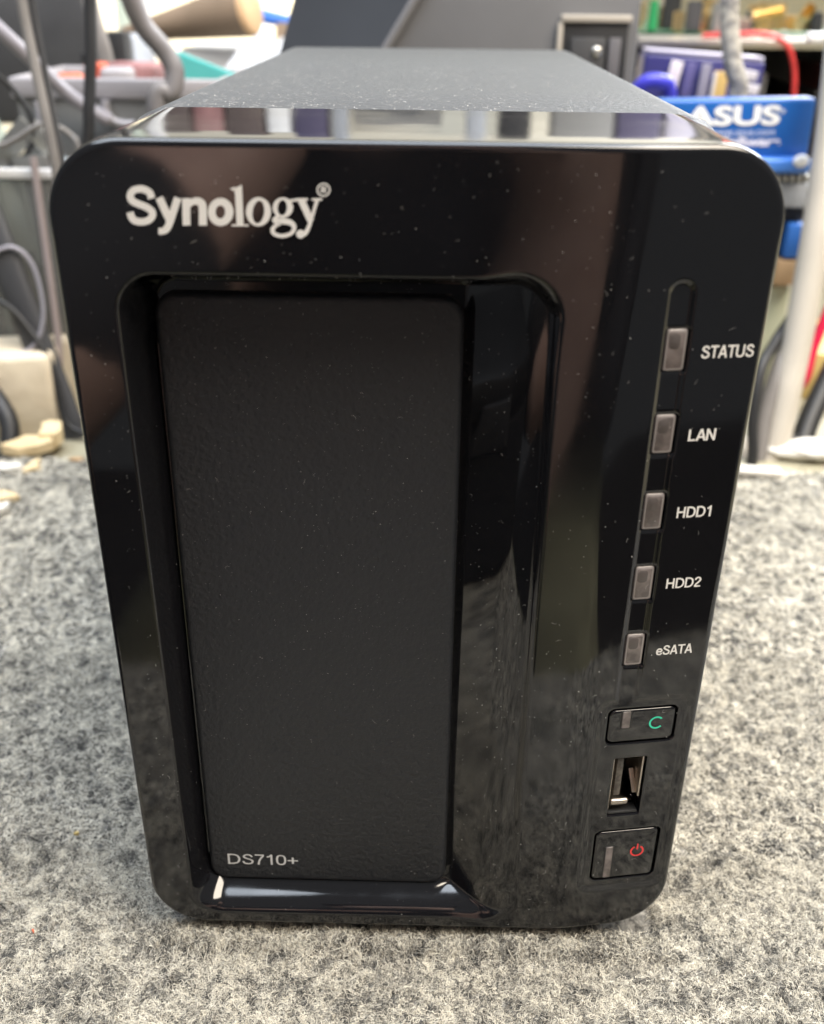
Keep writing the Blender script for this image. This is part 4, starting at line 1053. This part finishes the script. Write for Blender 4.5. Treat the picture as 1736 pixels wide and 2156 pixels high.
scrap('paper_shred', 18, 985, 7, 3, 1.6, C_PAPER, 'white paper shred at the left rear of the felt', 4, 0.3)
scrap('wood_splinter', 12, 1048, 7, 3.2, 2.2, C_WOOD, 'tan splinter at the left edge of the felt', 5, 0.0)
scrap('white_crumb', 2, 1072, 2.6, 3, 2.5, C_PAPER, 'bright white crumb at the left edge below the tan splinter', 6, 0.0)
scrap('tan_crumb', 160, 966, 3.5, 1.4, 1.0, C_TAN, 'thin tan crumb on the felt against the box', 7, 0.0)
scrap('orange_crumb', 70, 1958, 0.35, 0.5, 0.7, C_ORANGE, 'tiny orange crumb on the felt at lower left', 8, 0.3)
scrap('yellow_crumb', 162, 1752, 0.6, 0.5, 0.7, C_YELLOW, 'tiny yellow crumb on the felt left of the storage box', 9, 0.3)

# ------------------------------------------------------------------ the photographer, seen only as a dim reflection in the gloss
def skin(name, pts, edges, m, parent, origin, sub=2):
    """pts: (x, y, z, r) in mm -> one continuous skinned surface"""
    me = bpy.data.meshes.new(name); o3 = np.array(origin)
    me.from_pydata([tuple((np.array(p[:3])-o3)*S) for p in pts], edges, [])
    o = bpy.data.objects.new(name, me); COL.objects.link(o)
    mod = o.modifiers.new('skin', 'SKIN'); mod.use_smooth_shade = True
    for i, p in enumerate(pts):
        r = p[3] if isinstance(p[3], tuple) else (p[3], p[3])
        me.skin_vertices[0].data[i].radius = (r[0]*S, r[1]*S)
        me.skin_vertices[0].data[i].use_root = i == 0
    o.modifiers.new('sub', 'SUBSURF').levels = sub
    o.modifiers['sub'].render_levels = sub
    dg = bpy.context.evaluated_depsgraph_get(); dg.update()
    me2 = bpy.data.meshes.new_from_object(o.evaluated_get(dg)); me2.name = name
    bpy.data.objects.remove(o); me2.materials.clear()
    return link(name, me2, m, parent)
M_SKIN = mat('brown_skin', (0.72, 0.48, 0.40), 0.5, var=(40, (0.62, 0.39, 0.32), 0.35, 0.65), bump=(400, 0.2, 0.3))
M_SHIRT = mat('charcoal_jersey', (0.03, 0.03, 0.034), 0.9, bump=(600, 0.4, 0.4))
M_TROUSER = mat('olive_twill', (0.26, 0.25, 0.16), 0.9, var=(30, (0.2, 0.19, 0.12), 0.4, 0.6), bump=(700, 0.4, 0.4))
M_HAIR = mat('dark_hair', (0.015, 0.012, 0.01), 0.6)
po = (0, -430, -560)
person = empty('person', 'person in charcoal shirt holding up a phone, dimly mirrored in the gloss', 'person', po)
def hand(side, palm, wrist, elbow, tipx):
    """palm with five fingers closing on the phone's back; returns points and edges"""
    w, c = np.array(wrist, float), np.array(palm, float)
    pts = [(*elbow, 38), (*((np.array(elbow)*.6+w*.4)), 40), (*w, (31, 25)), (*c, (40, 20))]
    ed = [(0, 1), (1, 2), (2, 3)]
    for k in range(4):
        z = c[2]+24-17*k; L = (0.92, 1.0, 0.95, 0.76)[k]
        base = (c[0]-side*6, c[1]+16, z); mid = (c[0]-side*24*L, c[1]+30, z+2); tip = (c[0]-side*52*L, c[1]+29, z+3)
        n = len(pts); pts += [(*base, 10), (*mid, 9), (*tip, 7)]; ed += [(3, n), (n, n+1), (n+1, n+2)]
    n = len(pts); pts += [(c[0]-side*2, c[1]-12, c[2]+22, 12), (c[0]-side*14, c[1]-16, c[2]+44, 10), (c[0]-side*22, c[1]-14, c[2]+62, 8)]
    ed += [(3, n), (n, n+1), (n+1, n+2)]
    return pts, ed
for side, palm, wrist, elbow in ((1, (62, -300, 150), (66, -318, 84), (30, -362, -96)), (-1, (-52, -296, 150), (-84, -268, 108), (-158, -100, 44))):
    pts, ed = hand(side, palm, wrist, elbow, 0)
    skin('arm', pts, ed, M_SKIN, person, po)
skin('shirt', [(0, -440, -60, (150, 105)), (0, -440, 60, (155, 108)), (0, -438, 190, (165, 105)), (0, -436, 290, (95, 75)), (0, -434, 330, (58, 55)),
               (170, -432, 250, 62), (-170, -425, 250, 62), (205, -415, 90, 55), (-172, -250, 140, 56), (95, -392, -60, 50), (-160, -98, 44, 47), (-92, -250, 100, 41)],
     [(0, 1), (1, 2), (2, 3), (3, 4), (2, 5), (2, 6), (5, 7), (6, 8), (7, 9), (8, 10), (10, 11)], M_SHIRT, person, po)
skin('trousers', [(0, -440, -90, (160, 110)), (0, -436, -150, (165, 115)), (95, -400, -170, 86), (-95, -400, -170, 86), (120, -190, -185, 72), (-120, -190, -185, 72),
                  (120, -180, -400, 58), (-120, -180, -400, 58), (122, -190, -540, 50), (-122, -190, -540, 50)],
     [(0, 1), (1, 2), (1, 3), (2, 4), (3, 5), (4, 6), (5, 7), (6, 8), (7, 9)], M_TROUSER, person, po)
skin('head', [(0, -434, 320, 52), (0, -428, 375, 56), (0, -420, 430, (74, 84)), (0, -424, 500, (78, 92)), (0, -428, 545, (60, 70)), (0, -318, 440, 12)],
     [(0, 1), (1, 2), (2, 3), (3, 4), (2, 5)], M_SKIN, person, po)
skin('hair', [(0, -436, 520, (80, 94)), (0, -440, 560, (70, 82)), (0, -480, 500, (66, 50))], [(0, 1), (0, 2)], M_HAIR, person, po)
ph = empty('smartphone', 'black smartphone held up by the photographer, mirrored in the glossy front', 'phone', (0, -285, 130))
oph = (0, -285, 130)
MP = about((0, -285, 170), -27, 'X')
def ph_box(name, x0, x1, y0, y1, z0, z1, m, b):
    bm = xf(box_bm(x0, x1, y0, y1, z0, z1, b, 3), MP); return link(name, finish(bm, name, offset=oph), m, ph)
ph_box('phone_body', -38, 38, -290, -282, 110, 272, C_BLACK, 3.0)
ph_box('camera_island', 2, 34, -281.9, -279.5, 232, 268, C_CHAR, 1.0)

tc_ = empty('unseen_dark_box', 'unseen black box added beyond the left edge, mirrored in the recess', 'dark box', (-175, -40, 0))  # invented box, added out of view to darken the reflection in the recess slope
otc = (-175, -40, 0)
off_box(tc_, otc, 'dark_box_shell', -232, -119, -88, 8, 0.2, 58, C_BLACK, 5)
off_box(tc_, otc, 'dark_box_lid', -232, -119, -88, 8, 58.4, 74, C_BLACK, 5)
off_box(tc_, otc, 'latch', -118.8, -116.5, -48, -32, 50, 66, C_CHAR, 0.8)
